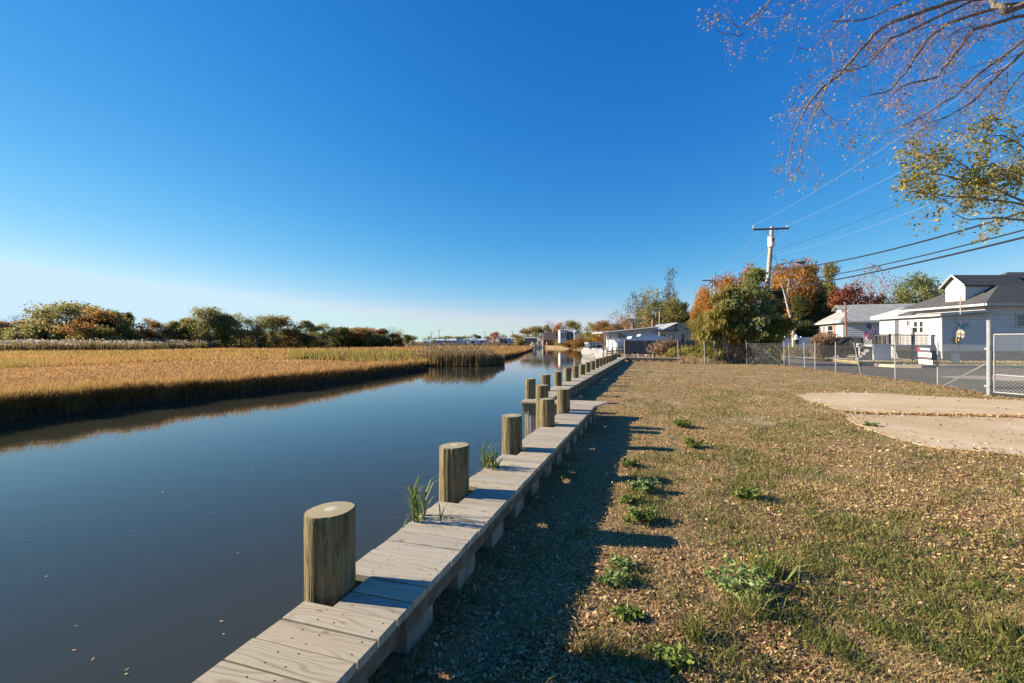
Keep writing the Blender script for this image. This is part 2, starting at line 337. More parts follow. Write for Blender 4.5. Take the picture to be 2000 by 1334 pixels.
# ------------------------------------------------------------------ setting: water, land, road
def st(o): o['kind'] = 'structure'; return o
wmb = MB(); wmb.add([[-600,-80,-1.0],[200,-80,-1.0],[200,270,-1.0],[-600,270,-1.0]], [[0,1,2,3]])
st(wmb.build('water', M['water'], attr=False))
bed = MB(); bed.add([[-600,-80,-3.0],[200,-80,-3.0],[200,270,-3.0],[-600,270,-3.0]], [[0,1,2,3]]); st(bed.build('creek_bed', M['mud'], attr=False))
farm = ground_mat('far_scrub_land', [(.3,(.12,.075,.03)),(.55,(.24,.15,.06)),(.75,(.33,.21,.09))], .05)
fl = MB(); fl.add([[-5000,205,-.62],[5000,205,-.62],[5000,6000,-.62],[-5000,6000,-.62]], [[0,1,2,3]]); st(fl.build('far_land', farm, attr=False))
shore_px = [(-700,935),(-300,872),(-120,845),(0,826),(60,817),(130,812),(190,800),(250,795),(310,789),(350,781),(400,777),(450,773),(500,766),(560,761),(600,755),(650,748),(700,741),(740,734),(780,729),(815,723),(837,719)]
back_px = [(832,715),(805,712),(770,710.5),(735,709.5),(700,708.6),(690,707),(705,705.8),(760,705.3),(826,705),(860,706),(900,705.5),(940,706.5),(962,704),(985,700),(1007,696),(1022,690.5),(1036,685),(1042,681),(1042,678)]
marsh_poly = [onz(x, y, -1.0)[:2] for x, y in shore_px+back_px]+[(9, 212), (-500, 212), (-500, 8)]
marshm = ground_mat('marsh_ground', [(.3,(.13,.075,.022)),(.5,(.24,.135,.04)),(.7,(.33,.20,.07))], .35, .06)
marsh_in = marsh_poly
st(poly_slab('marsh_bank', marsh_poly, -.62, -1.25, M['mud']))
mg = MB()
mp = np.array(marsh_poly)
st(poly_slab('marsh_ground', [(x*1.0-(.25 if i < 40 else 0), y+(.25 if i < 21 else -.1)) for i, (x, y) in enumerate(marsh_poly)], -.5, -.62, marshm))
bankx = [(8.2,35.5),(11.2,46),(14.0,58),(16.4,68),(18,80),(22,105),(23,140),(19,170),(13,190),(9.6,200),(9.0,212)]
landm = ground_mat('brown_scrubby_ground', [(.3,(.09,.06,.035)),(.5,(.20,.145,.085)),(.68,(.30,.23,.14))], .6)
st(poly_slab('bank_ground', bankx+[(9.0,214),(2500,214),(2500,-60),(13.2,-60),(13.2,30.8),(10.4,36.9)], -.09, -1.3, landm))
fence_px = [(1932,773),(1831.5,754.3),(1748.6,743),(1683,734.5),(1632,728),(1592,723.6),(1572,720.5),(1542,715.6),(1531.5,714.5)]
fence_pt = [onz(x, y, 0)[:2] for x, y in fence_px]
kerb_px = [(1436,683.2),(1475,686),(1521,690),(1573,697),(1599,701.5),(1630,705),(1655,708),(1682,710.5),(1710,714),(1750,716.5),(1800,717.5),(2000,717.5),(2700,717.5)]
kerb_pt = [onz(x, y, 0)[:2] for x, y in kerb_px]
road_poly = [(13.45,-40)]+fence_pt+[onz(1470,706,0)[:2], onz(1452,700,0)[:2], onz(1432,690,0)[:2], onz(1415,683,0)[:2]]+kerb_pt+[(kerb_pt[-1][0], -40)]
st(poly_slab('road', road_poly, -.05, -.05, M['asphalt']))
lotm = ground_mat('dry_roadside_grass', [(.3,(.10,.085,.03)),(.5,(.21,.165,.075)),(.7,(.34,.25,.13))], 1.2)
lot = kerb_pt+[(90, kerb_pt[-1][1]), (90,150),(kerb_pt[0][0],150)]
st(poly_slab('roadside_lots', [(x,y+.12) for x, y in lot], .10, -.1, lotm))
kb = MB()
for (x0,y0),(x1,y1) in zip(kerb_pt[:-1], kerb_pt[1:]):
    dx, dy = x1-x0, y1-y0; L = math.hypot(dx,dy); nx, ny = -dy/L*.18, dx/L*.18
    kb.hexa([(x0,y0,-.1),(x1,y1,-.1),(x1+nx,y1+ny,-.1),(x0+nx,y0+ny,-.1),(x0,y0,.125),(x1,y1,.125),(x1+nx,y1+ny,.125),(x0+nx,y0+ny,.125)])
st(kb.build('kerb', simple('sandy_kerb_concrete', (.50,.42,.31), .9, var=.2), attr=False))
gp = MB(); c0 = onz(2010,737,0); t_ = np.linspace(0,2*math.pi,40)[:-1]
gp.add([(c0[0]+3.1*math.cos(a)*(1+.12*math.sin(3*a)), c0[1]+1.7*math.sin(a)*(1+.1*math.cos(5*a)), -.045) for a in t_], [list(range(39))])
st(gp.build('gravel_patch', ground_mat('pinkish_gravel', [(.3,(.24,.20,.16)),(.7,(.40,.35,.30))], 3), attr=False))
dv = MB(); st(poly_slab('car_driveway', [onz(1560,699,.1)[:2], onz(1690,706,.1)[:2], (40,38),(40,46),(27,46)], .104, .104, simple('driveway_slab', (.42,.36,.28), .9, var=.2)))

# driveway slabs beside the gate
slab_far = [(1556,772),(1590,785),(1625,797),(1645,802.5),(1720,806.5),(1800,807.5),(1900,810),(2000,812.5),(2350,822),(2350,793),(2000,782),(1900,778),(1800,772.5),(1720,768.5),(1640,766),(1590,767)]
slab_near = [(1655,806),(1668,818),(1690,832),(1715,845),(1745,856),(1790,866),(1840,875),(1900,880),(2000,887),(2350,915),(2350,827),(2000,816),(1900,813),(1800,811),(1720,809.5)]
slabs = []
def rough(P, step=.22, amp=.11):
    out = []
    for (x0, y0), (x1, y1) in zip(P, P[1:]+P[:1]):
        L = math.hypot(x1-x0, y1-y0); n = max(1, int(L/step)); nx, ny = -(y1-y0)/L, (x1-x0)/L
        for k in range(n):
            s = k/n; xx, yy = x0+(x1-x0)*s, y0+(y1-y0)*s; o = amp*2*(float(fnoise(np.array([xx]), np.array([yy]), .7)[0])-.5)*2; out.append((xx+nx*o, yy+ny*o))
    return out
for pl in (slab_far, slab_near):
    w_ = rough([onz(x, y, .02)[:2] for x, y in pl]); slabs.append(w_)
    st(poly_slab('concrete_driveway', w_, .014, -.05, M['concrete']))
# lawn sheet
fy = np.array([p[1] for p in fence_pt]); fx = np.array([p[0] for p in fence_pt])
def fence_x(y): return np.interp(y, np.concatenate([[-5, 8], fy, [38]]), np.concatenate([[13.5, 13.5], fx, [fx[-1]+.3]]))
def hgt(x, y):
    h = .055*(fnoise(x, y, 1.3)-.5)+.035*(fnoise(x+9, y, .22)-.5)+.012
    for s in slabs:
        cx, cy = np.mean([p[0] for p in s]), np.mean([p[1] for p in s])
        big = [(cx+(p[0]-cx)*1.04, cy+(p[1]-cy)*1.08) for p in s]
        h = np.where(inside(x, y, big), .007, h)
    return h
def grid(mb, ys, xl, xr, nx, pw=1.0):
    t = np.linspace(0, 1, nx)**pw; Y, T = np.meshgrid(ys, t, indexing='ij')
    X = xl(Y)+(xr(Y)-xl(Y))*T; Z = hgt(X.ravel(), Y.ravel())
    n, m = len(ys), nx; i = np.arange(n-1)[:,None]*m; j = np.arange(m-1)[None]
    f = np.stack([i+j, i+j+1, i+m+j+1, i+m+j], -1).reshape(-1,4)
    mb.add(np.stack([X.ravel(), Y.ravel(), Z], 1), f)
ys = [-3.0]
while ys[-1] < 1.0: ys.append(ys[-1]+.25)
while ys[-1] < 36.9: ys.append(ys[-1]+max(.035, .018*ys[-1]))
ys = np.array(ys); lm = MB()
grid(lm, ys, lambda y: .3138*y-1.572, lambda y: fence_x(y)+.25, 300, 1.15)
lb = MB(); grid(lm, ys[ys > 9.35], lambda y: .3138*y-2.67, lambda y: .3138*y-1.572, 14)
lawn = st(lm.build('lawn_ground', M['lawn'], smooth=True, attr=False))

# ------------------------------------------------------------------ boardwalk
PITCH, GAP, TH_B = .143, .009, .038
ZT = .31
pil1 = [(.3138*d-1.665, d) for d in (2.335, 3.777, 5.306)]+[(.0773*6.85, 6.85), (.3138*8.30-1.665, 8.30)]
pil2 = [(.3138*d-2.775, d) for d in [10.14+1.44*k for k in range(16)]]
tallp = ((1059-1000)/F*8.05, 8.05)
allp = [toW(*p) for p in pil1+pil2+[tallp]]
def boards(mb, u0, u1, v0f, v1f, alongu=False, nails=True):
    u = u0; 
    while u < u1-.02:
        ua, ub = u, min(u+PITCH-GAP, u1)
        v0 = v0f(ua)+random.uniform(-.005,.005); v1 = v1f(ua)+random.uniform(-.003,.004)
        if not alongu:
            for pu, pv in allp:
                if pv-.13 < v0 < pv+.13 and ub > pu-.125 and ua < pu+.125: v0 = pv+.135
        z = ZT+random.uniform(-.004,.003); tz = random.uniform(-.003,.003); r = random.random(); off = random.uniform(0,5)
        rr = .004
        # chamfered board: top inset by rr
        if alongu: tf = lambda a, b, c: W(b, a, c)
        else: tf = lambda a, b, c: W(a, b, c)
        V = [tf(ua,v0,z-TH_B), tf(ub,v0,z-TH_B), tf(ub,v1,z-TH_B), tf(ua,v1,z-TH_B),
             tf(ua,v0,z-rr), tf(ub,v0,z-rr+tz), tf(ub,v1,z-rr+tz), tf(ua,v1,z-rr),
             tf(ua+rr,v0+rr,z), tf(ub-rr,v0+rr,z+tz), tf(ub-rr,v1-rr,z+tz), tf(ua+rr,v1-rr,z)]
        Fc = [[0,1,2,3],[11,10,9,8],[4,5,1,0],[5,6,2,1],[6,7,3,2],[7,4,0,3],[8,9,5,4],[9,10,6,5],[10,11,7,6],[11,8,4,7]]
        uvv = {0:(v0,0),1:(v0,ub-ua),2:(v1,ub-ua),3:(v1,0)}
        uv = [(uvv[k%4][0]+off, uvv[k%4][1]) for fc in Fc for k in fc]
        if alongu: Fc = [f[::-1] for f in Fc]; uv = [(uvv[k%4][0]+off, uvv[k%4][1]) for fc in Fc for k in fc]
        mb.add(V, Fc, 0, r, uv)
        if nails and u < 9.5:
            for vn in (v0f(ua)+.16, (v0f(ua)+v1f(ua))/2+random.uniform(-.03,.03), v1f(ua)-.05):
                if vn < v0+.02 or random.random() < .22: continue
                for un in (ua+.035, ub-.035):
                    cu, cv = un+random.uniform(-.009,.009), vn+random.uniform(-.012,.012); rad = .0035
                    mb.add([tf(cu+rad*math.cos(k), cv+rad*1.3*math.sin(k), z+.0012+tz*.5) for k in np.arange(7)*2*math.pi/7], [list(range(7))[::-1] if not alongu else list(range(7))], 1, r)
        u += PITCH
def wbox(mb, u0, u1, v0, v1, z0, z1, a=0.0): mb.box(u0, u1, v0, v1, z0, z1, 0, a, tf=lambda a_, b_, c_: W(a_, b_, c_))
def walk(label, u0, u1, v0, v1, v0f, v1f, fascia=None):
    t = empty('boardwalk', W(u0 if u0 > 0 else 1, (v0+v1)/2, 0), label, 'boardwalk', 'weathered timber boardwalk along the bulkhead')
    base = t.location.copy()
    def put(o): o.parent = t; o.matrix_parent_inverse = Matrix.Translation(-base); return o
    mb = MB(); boards(mb, u0, u1, v0f, v1f); put(mb.build('decking', [M['plank'], M['nail']], uv=True))
    mb = MB(); wbox(mb, u0, u1, v1-.078, v1-.035, .15, ZT-TH_B-.006); put(mb.build('stringer', M['timber']))
    mb = MB(); wbox(mb, u0, u1, v0+.03, v0+.075, .115, ZT-TH_B-.006); put(mb.build('stringer', M['greentimber']))
    u = u0+.18; k = 0
    while u < u1-.2 and k < 60:
        mb = MB(); wbox(mb, u, u+.27, v1-.24, v1-.045-random.uniform(0,.012), -.06, .149); put(mb.build('support_block', M['block'])); u += .60; k += 1
    mb = MB()
    n = int((u1-u0)/.12); vv = v0+.16
    for i in range(n):
        a = u0+i*.12; s = .03 if i % 2 else 0
        wbox(mb, a, a+.12, vv+s, vv+s+.012, -2.2, .11)
    put(mb.build('sheet_wall', M['vinyl'])); return t, put
V1L, V1R, V2L, V2R = -1.617, -1.107, -2.69, -2.175
walk('near run of grey plank boardwalk from the foreground to the jog with the flared end', -1.2, 9.66, V1L, V1R, lambda u: V1L, lambda u: V1R+max(0, (u-8.83)/.83)*.2)
t2, put2 = walk('long outer run of grey plank boardwalk beyond the jog reaching to the far corner', 9.16, 36.6, V2L, V2R, lambda u: V2L, lambda u: V2R)
# short cross piece joining the two runs, with its green face board
t3 = empty('boardwalk', W(9.4, -1.9, 0), 'short plank cross piece bridging the jog between the near and outer boardwalks', 'boardwalk', 'weathered timber boardwalk along the bulkhead')
mb = MB(); boards(mb, V2R+.006, V1L-.006, lambda v: 9.17, lambda v: 9.66, alongu=True, nails=False); o = mb.build('decking', [M['plank'], M['nail']], uv=True); o.parent = t3; o.matrix_parent_inverse = Matrix.Translation(-t3.location)
mb = MB(); wbox(mb, 9.2, 9.245, V2L+.05, -1.66, .03, ZT-TH_B-.006); o = mb.build('face_board', M['greentimber']); o.parent = t3; o.matrix_parent_inverse = Matrix.Translation(-t3.location)
mb = MB(); wbox(mb, 9.3, 9.32, V2L+.16, -1.46, -2.2, .03); o = mb.build('sheet_wall', M['vinyl']); o.parent = t3; o.matrix_parent_inverse = Matrix.Translation(-t3.location)
# far cross walk running inland from the corner
t4 = empty('boardwalk', W(36.9, 0, 0), 'far boardwalk running inland at a right angle at the end of the lawn', 'boardwalk', 'weathered timber boardwalk along the bulkhead')
def p4(o): o.parent = t4; o.matrix_parent_inverse = Matrix.Translation(-t4.location)
mb = MB(); boards(mb, V2L, 1.85, lambda v: 36.61, lambda v: 37.1, alongu=True, nails=False); p4(mb.build('decking', [M['plank'], M['nail']], uv=True))
mb = MB(); wbox(mb, 36.64, 36.69, V2R, 1.83, .09, ZT-TH_B-.006); p4(mb.build('stringer', M['timber']))
v = V2R+.2
while v < 1.6:
    mb = MB(); wbox(mb, 36.7, 36.9, v, v+.27, -.06, .2); p4(mb.build('support_block', M['block'])); v += .6

# ------------------------------------------------------------------ pilings
def piling_mesh(seed, r=.121, top=.70, tilt=.02, crack=None):
    rs = np.random.default_rng(seed); n = 72; zs = np.concatenate([np.linspace(-1.6, 0, 6), np.linspace(.05, top-.004, 44)])
    t = np.arange(n)*2*math.pi/n; bx, by = rs.uniform(0, 50, 2); V = []
    for z in zs:
        rr = r*(1+.010*(z-top)*-1)+.006*(fnoise(np.cos(t)*2+bx, np.sin(t)*2+z*.25+by, .8)-.5)*2+.004*(fnoise(t*9+bx, np.full(n, z*2.2+by), 1.0)-.5)*2
        for c in (crack or []): rr = rr-.011*np.exp(-((t-c+math.pi) % (2*math.pi)-math.pi)**2/.0008)
        zz = z+(tilt*np.cos(t-.3) if z > top-.01 else 0)
        V.append(np.stack([rr*np.cos(t), rr*np.sin(t), np.full(n, z)+(tilt*np.cos(t+.1) if z > top-.01 else 0)], 1))
    topring = V[-1].copy(); topring[:, :2] *= .965; topring[:,2] += .003; V.append(topring)
    V = np.concatenate(V); k = len(zs)+1; mb = MB()
    i = np.arange(k-1)[:,None]*n; j = np.arange(n)[None]; j2 = (j+1) % n
    mb.add(V, np.stack([i+j, i+j2, i+n+j2, i+n+j], -1).reshape(-1,4))
    o = mb.build('shaft', M['piling'], smooth=True, attr=False)
    cap = MB(); cap.add(np.concatenate([topring, [[0,0,top+.003]]]), [[a, (a+1) % n, n] for a in range(n)])
    return o.data, cap.build('cut_top', M['endgrain'], smooth=True, attr=False).data, o
protos = []
for k in range(5):
    a, b, o = piling_mesh(20+k, crack=[[4.95, 3.4], [2.9], [5.2], [3.0, 5.4], [4.4]][k], tilt=[.006,.006,.003,.004,.005][k]); protos.append((a, b))
for o in list(bpy.data.objects):
    if o.name.split('.')[0] in ('shaft', 'cut_top') and o.parent is None: bpy.data.objects.remove(o)
def piling(x, y, k, label, rz=0, dz=0, r=1.0, group='round timber pilings along the boardwalk'):
    t = empty('piling', (x, y, 0), label, 'piling', group)
    for nm, me in (('shaft', protos[k][0]), ('cut_top', protos[k][1])):
        o = bpy.data.objects.new(nm, me); COL.objects.link(o); o.parent = t; o.location = (0, 0, dz); o.rotation_euler = (0, 0, rz); o.scale = (r, r, 1)
    return t
lb1 = ['nearest thick round piling with cracked shaded side, pale worn top, in the front planks',
       'second piling from the camera, standing in the near boardwalk beside a reed tuft',
       'third piling from the camera, level with the sunlit planks before the jog',
       'shorter piling with a pale chip, in front of the tall piling before the jog',
       'last piling of the near boardwalk, standing alone at the right of the jog']
for k, (x, y) in enumerate(pil1): piling(x, y, k, lb1[k], rz=[0,0,1.0,0,2.2][k], r=[1,1,.98,.92,.98][k])
piling(*tallp, 2, 'tallest slim piling in the water just left of the jog', rz=2, dz=.09, r=.90)
ordn = ['first','second','third','fourth','fifth','sixth','seventh','eighth','ninth','tenth','eleventh','twelfth','thirteenth','fourteenth','fifteenth','sixteenth']
for k, (x, y) in enumerate(pil2):
    piling(x, y, (k*2+1) % 5, (ordn[k]+' piling of the outer boardwalk row, counted from the jog' if k else 'outermost piling at the water corner of the jog, lower shaft showing under the deck'), rz=k*1.3, dz=[.03,.02,.0,.02,.0,-.01,.01,.0][k % 8], r=.96-.002*k)
# two stub posts and a slim post beyond the far cross walk
for (px, hb, rr, lb) in ((1236, .62, .55, 'left stub post behind the far cross boardwalk'), (1277, .60, .75, 'right stub post behind the far cross boardwalk beside the stones')):
    x, y, _ = atd(px, 690, 36.9); piling(x, y, 2, lb, dz=hb-.70, r=rr, group='stub posts behind the far cross walk')

# ------------------------------------------------------------------ chain link fence and gate
def chain_mesh(mb, A, B, z0, z1, pitch=.07, r=.0018, sag=0.0):
    A = np.array([A[0], A[1], 0.]); B = np.array([B[0], B[1], 0.]); L = np.linalg.norm(B-A); D = (B-A)/L; N = np.array([-D[1], D[0], 0])
    H = z1-z0
    for sgn in (1, -1):
        s0 = np.arange(-H if sgn > 0 else 0, L if sgn > 0 else L+H, pitch)
        a = s0; b = s0+sgn*H
        ta = np.clip(a, 0, L); tb = np.clip(b, 0, L)
        za = z0+np.abs(ta-a); zb_ = z1-np.abs(tb-b); ok = (zb_-za) > .02
        ta, tb, za, zb_ = ta[ok], tb[ok], za[ok], zb_[ok]
        P = A+ta[:,None]*D; P[:,2] = za; Q = A+tb[:,None]*D; Q[:,2] = zb_
        U = np.array([0,0,1.0]); offs = [N*r, (D*.87-U*.0)*r-N*r*.5, -D*.87*r-N*r*.5]
        V = np.concatenate([P+o for o in offs]+[Q+o for o in offs]); n = len(P); i = np.arange(n)
        f = []
        for k in range(3):
            k2 = (k+1) % 3; f.append(np.stack([k*n+i, k2*n+i, (3+k2)*n+i, (3+k)*n+i], 1))
        mb.add(V, np.concatenate(f))
def post(parent, x, y, h, r=.024, lean=(0,0), name='post'):
    mb = MB(); mb.tube([(0,0,-.1),(lean[0]*.5,lean[1]*.5,h*.5),(lean[0],lean[1],h)], r, 10); mb.tube([(lean[0],lean[1],h),(lean[0],lean[1],h+.02),(lean[0],lean[1],h+.035)], [r*1.2,r*1.2,r*.5], 10)
    o = mb.build(name, M['galv'], smooth=False, attr=False); o.parent = parent; o.location = (x-parent.location[0], y-parent.location[1], 0); return o
fn = empty('chain_link_fence', (*fence_pt[1], 0), 'galvanised chain link fence with a leaning post between the lawn and the road', 'fence')
hts = [None,1.53,1.52,1.50,1.50,1.50,1.50,1.48,1.52]
for k, (x, y) in enumerate(fence_pt[1:], 1): post(fn, x, y, hts[k], lean=(-.33,0.03) if k == 3 else ((-.04,.02) if k in (6,7) else (0,0)))
ms = MB()
for k in range(len(fence_pt)-1):
    chain_mesh(ms, fence_pt[k], fence_pt[k+1], .04, 1.46 if k < 3 else (1.38 if k < 5 else 1.42), r=.0032 if k < 3 else .0018, pitch=.095 if k < 3 else .07)
def inparent(o, p): o.parent = p; o.matrix_parent_inverse = Matrix.Translation(-p.location); return o
inparent(ms.build('wire_mesh', M['galv'], attr=False), fn)
mb = MB(); a = Vector((*fence_pt[0], .96)); b = Vector(onz(1840,755,0)); mb.tube([a, b], .022, 8); inparent(mb.build('brace', M['galv'], attr=False), fn)
mb = MB(); a = Vector((*fence_pt[-1], .05)); b = Vector((fence_pt[-1][0]-.9, fence_pt[-1][1]+.4, .85)); mb.tube([Vector((fence_pt[-1][0]-.05, fence_pt[-1][1], .03)), b], .02, 8); inparent(mb.build('brace', M['galv'], attr=False), fn)
# back fence across the end of the lawn
bf = empty('chain_link_fence', (14, 31.4, 0), 'sparse chain link fence posts along the back edge of the lawn before the bushes', 'fence')
bpts = [onz(1325,708,0), onz(1376.6,711.2,0), onz(1396,711.3,0), onz(1459,711.3,0), (*fence_pt[-1], 0)]
for (x, y, _) in bpts[:-1]: post(bf, x, y, 1.62 if y > 32 else 1.58, r=.026, lean=(-.05,0))
mb = MB(); chain_mesh(mb, bpts[1], bpts[2], .05, 1.45, r=.0013); chain_mesh(mb, bpts[2], bpts[3], .05, 1.45, r=.0013); chain_mesh(mb, bpts[3], bpts[4], .05, 1.45, r=.0013); inparent(mb.build('wire_mesh', M['galv'], attr=False), bf)
mb = MB(); mb.tube([onz(1466,711,0), atd(1482,698,31.0)], .02, 8); inparent(mb.build('brace', M['galv'], attr=False), bf)
# gate
gx, gy = fence_pt[0]
gt = empty('gate', (gx, gy, 0), 'wide galvanised chain link gate hung on a thick post at the right edge', 'gate')
post(gt, gx, gy, 2.15, r=.058, name='gate_post')
g0 = Vector(atd(1942, 667, 12.95)); gdir = (Vector(onz(2000,781,0))-Vector(onz(1942,771.5,0))); gdir.z = 0; gdir.normalize()
gd2 = Vector((.30,-1.0,0)).normalized()
GL = 3.6; ga = Vector((g0.x, g0.y, 0)); gb = ga+gd2*GL; zt, zb2, zm = 1.76, .12, .62
mb = MB()
for (p, q) in (((ga, zt), (gb, zt)), ((ga, zb2), (gb, zb2-.02)), ((ga, zb2), (ga, zt)), ((gb, zb2-.02), (gb, zt)), ((ga, zm), (gb, zm-.1))):
    mb.tube([Vector((p[0].x, p[0].y, p[1])), Vector((q[0].x, q[0].y, q[1]))], .021, 10)
inparent(mb.build('gate_frame', simple('bright_galvanised_pipe', (.24,.25,.255), .55, .2), attr=False), gt)
mb = MB(); chain_mesh(mb, ga, gb, zb2, zt, r=.0028, pitch=.09); inparent(mb.build('wire_mesh', M['galv'], attr=False), gt)
for hz in (.28, 1.35):
    mb = MB(); mb.box(gx-.07, ga.x+.04, gy-.075, gy+.07, hz-.03, hz+.03); inparent(mb.build('hinge', M['galv'], attr=False), gt)

# estate agent's sign wired to the fence
t0 = Vector(atd(1794, 667, 16.55)); t1 = Vector(atd(1823, 667, 15.85)); sd = (t1-t0); sd.z = 0; Ls = sd.length; sd.normalize(); sn = Vector((sd.y, -sd.x, 0)); sn = -sn if sn.x > 0 else sn
agent = empty('estate_sign', (t0.x, t0.y, .7), 'white and red property sign with a red round emblem wired to the chain link fence', 'sign')
zc = lambda py: EYE+(667-py)/F*16.1
def panel(name, y0, y1, mat, s0=0, s1=1, out=.03, th=.012, skew=.0):
    mb = MB(); P = lambda s, z, o: tuple(t0+sd*(Ls*s)+sn*o+Vector((0,0,z-t0.z)))
    z1, z0 = zc(y0), zc(y1); mb.hexa([P(s0,z0,out),P(s1,z0-.02,out),P(s1,z0-.02,out-th),P(s0,z0,out-th),P(s0,z1,out),P(s1,z1-.02,out),P(s1,z1-.02,out-th),P(s0,z1,out-th)])
    return inparent(mb.build(name, mat, attr=False), agent)
panel('upper_rider', 678.2, 686.6, M['signdark'], .0, .86); panel('rider_stripe', 679.8, 682.6, M['signwhite'], .17, .83, .034)
panel('middle_panel', 687.3, 697.8, M['signwhite'], .03, .93); panel('red_edge', 687.0, 688.0, M['signred'], .02, .94, .036); panel('red_edge', 696.6, 697.9, M['signred'], .06, .94, .036)
panel('dark_band', 699.0, 702.0, M['signdark'], .08, .95); panel('lower_panel', 702.3, 710.8, M['signwhite'], .08, 1.0)
mb = MB(); c = t0+sd*(Ls*.08)+sn*.045; c.z = zc(682.5); t_ = np.arange(20)*2*math.pi/20
mb.add([tuple(c+sd*(.055*math.cos(a))+Vector((0,0,.055*math.sin(a)))) for a in t_], [list(range(20))], 0); inparent(mb.build('emblem', M['signred'], attr=False), agent)
mb = MB()
for s, y0, y1, wd in [(.13,690.5,694.5,.10),(.26,690.5,694.5,.10),(.40,690.3,694.6,.04),(.50,690.3,694.8,.06),(.60,690.6,695,.05),(.72,690.6,694.9,.08),(.84,690.6,695,.05),(.30,704.3,706,.10),(.44,704.3,706,.16),(.74,704.3,706.4,.12),(.35,707.6,709,.12),(.52,707.8,709,.1),(.68,707.8,709,.14)]:
    P = lambda q, z: tuple(t0+sd*(Ls*q)+sn*.041+Vector((0,0,z-t0.z))); mb.add([P(s,zc(y1)),P(s+wd,zc(y1)),P(s+wd,zc(y0)),P(s,zc(y0))], [[0,1,2,3]])
inparent(mb.build('lettering', M['signgrey'], attr=False), agent)
# ------------------------------------------------------------------ building helpers
def child(mb, name, mat, parent, **k):
    k.setdefault('attr', False); o = mb.build(name, mat, parent=None, **k); o.parent = parent
    if parent.type == 'EMPTY': o.matrix_parent_inverse = Matrix.Translation(-parent.location)
    return o
def slice_poly(poly, z):
    xs = []
    for (s0, z0), (s1, z1) in zip(poly, poly[1:]+poly[:1]):
        if abs(z1-z0) < 1e-9:
            if abs(z-z0) < 1e-6: xs += [s0, s1]
        elif min(z0, z1)-1e-9 <= z <= max(z0, z1)+1e-9: xs.append(s0+(s1-s0)*(z-z0)/(z1-z0))
    return (min(xs), max(xs)) if xs else None
def siding(mb, A, D, N, poly, course=.20, lip=.045):     # clapboards on a convex polygon in (along, z)
    zlo, zhi = min(p[1] for p in poly), max(p[1] for p in poly); z = zlo; A, D, N = Vector(A), Vector(D), Vector(N)
    while z < zhi-1e-4:
        z2 = min(z+course, zhi); a = slice_poly(poly, z+1e-5); b = slice_poly(poly, z2-1e-5)
        if a and b:
            P = lambda s, zz, o: tuple(A+D*s+N*o+Vector((0,0,zz)))
            zg = min(z+.036, z2); g = slice_poly(poly, zg)or a
            v = [P(g[0],zg,lip), P(g[1],zg,lip), P(b[1],z2,.008), P(b[0],z2,.008), P(g[0],zg,-.03), P(g[1],zg,-.03), P(a[0],z,-.03), P(a[1],z,-.03)]
            mb.add(v, [[0,1,2,3],[4,5,1,0],[6,7,5,4]])
        z = z2
def gbox(mb, A, D, N, s0, s1, z0, z1, o0, o1):
    A, D, N = Vector(A), Vector(D), Vector(N); P = lambda s, z, o: tuple(A+D*s+N*o+Vector((0,0,z)))
    mb.hexa([P(s0,z0,o1),P(s1,z0,o1),P(s1,z0,o0),P(s0,z0,o0),P(s0,z1,o1),P(s1,z1,o1),P(s1,z1,o0),P(s0,z1,o0)])
def window(parent, A, D, N, s0, s1, z0, z1, fw=.07, name='window', rails=1):
    mb = MB()
    gbox(mb,A,D,N,s0-fw,s0,z0-fw,z1+fw,0,.085); gbox(mb,A,D,N,s1,s1+fw,z0-fw,z1+fw,0,.085)
    gbox(mb,A,D,N,s0,s1,z1,z1+fw,0,.083); gbox(mb,A,D,N,s0,s1,z0-fw,z0,0,.10)
    for k in range(rails): zz = z0+(z1-z0)*(k+1)/(rails+1); gbox(mb,A,D,N,s0,s1,zz-.025,zz+.025,.012,.078)
    fr = child(mb, name, M['white'], parent)
    mb = MB(); gbox(mb,A,D,N,s0,s1,z0,z1,0,.062); child(mb, 'pane', M['glass'], fr); return fr
def slab(mb, pts, th=.12):        # a roof plane given by its upper outline
    n = len(pts); v = [tuple(p) for p in pts]+[(p[0], p[1], p[2]-th) for p in pts]
    mb.add(v, [list(range(n))]); mb.add(v, [list(range(n, 2*n))[::-1]])
    for i in range(n): mb.add(v, [[i, i+n, (i+1) % n+n, (i+1) % n]])
def bar(mb, a, b, w, h):
    a, b = Vector(a), Vector(b); d = (b-a); dh = Vector((d.x, d.y, 0)); s = Vector((-dh.y, dh.x, 0)).normalized()*w/2 if dh.length > 1e-5 else Vector((w/2,0,0)); u = Vector((0,0,h/2))
    mb.hexa([tuple(a-s-u),tuple(b-s-u),tuple(b+s-u),tuple(a+s-u),tuple(a-s+u),tuple(b-s+u),tuple(b+s+u),tuple(a+s+u)])
X, Y_ = Vector((1,0,0)), Vector((0,1,0))

# ------------------------------------------------------------------ grey house at the right
HA = empty('house', (36, 34.8, .1), 'blue grey clapboard house with charcoal hipped roof and small gabled dormer at the right edge', 'house', 'houses across the road')
mb = MB(); siding(mb, (32.8,34.8,0), X, -Y_, [(0,.82),(3.4,.82),(3.4,3.9),(0,3.64)]); siding(mb, (36.2,34.8,0), X, -Y_, [(0,.82),(12,.82),(12,4.33),(0,4.33)])
sg = mat_siding('pale_blue_grey_clapboard', (.62,.59,.565)); child(mb, 'wall', sg, HA)
mb = MB(); siding(mb, (32.8,39.6,0), -Y_, -X, [(0,.82),(4.8,.82),(4.8,3.64),(0,3.64)]); child(mb, 'wall', M['siding_white'], HA)
mb = MB(); siding(mb, (36.21,42.0,0), -Y_, -X, [(0,.82),(7.2,.82),(7.2,4.33),(0,4.33)]); mb.box(32.85,36.2,39.5,39.55,.82,3.7); mb.box(36.25,48,41.9,42,.82,4.3); child(mb, 'wall', sg, HA)
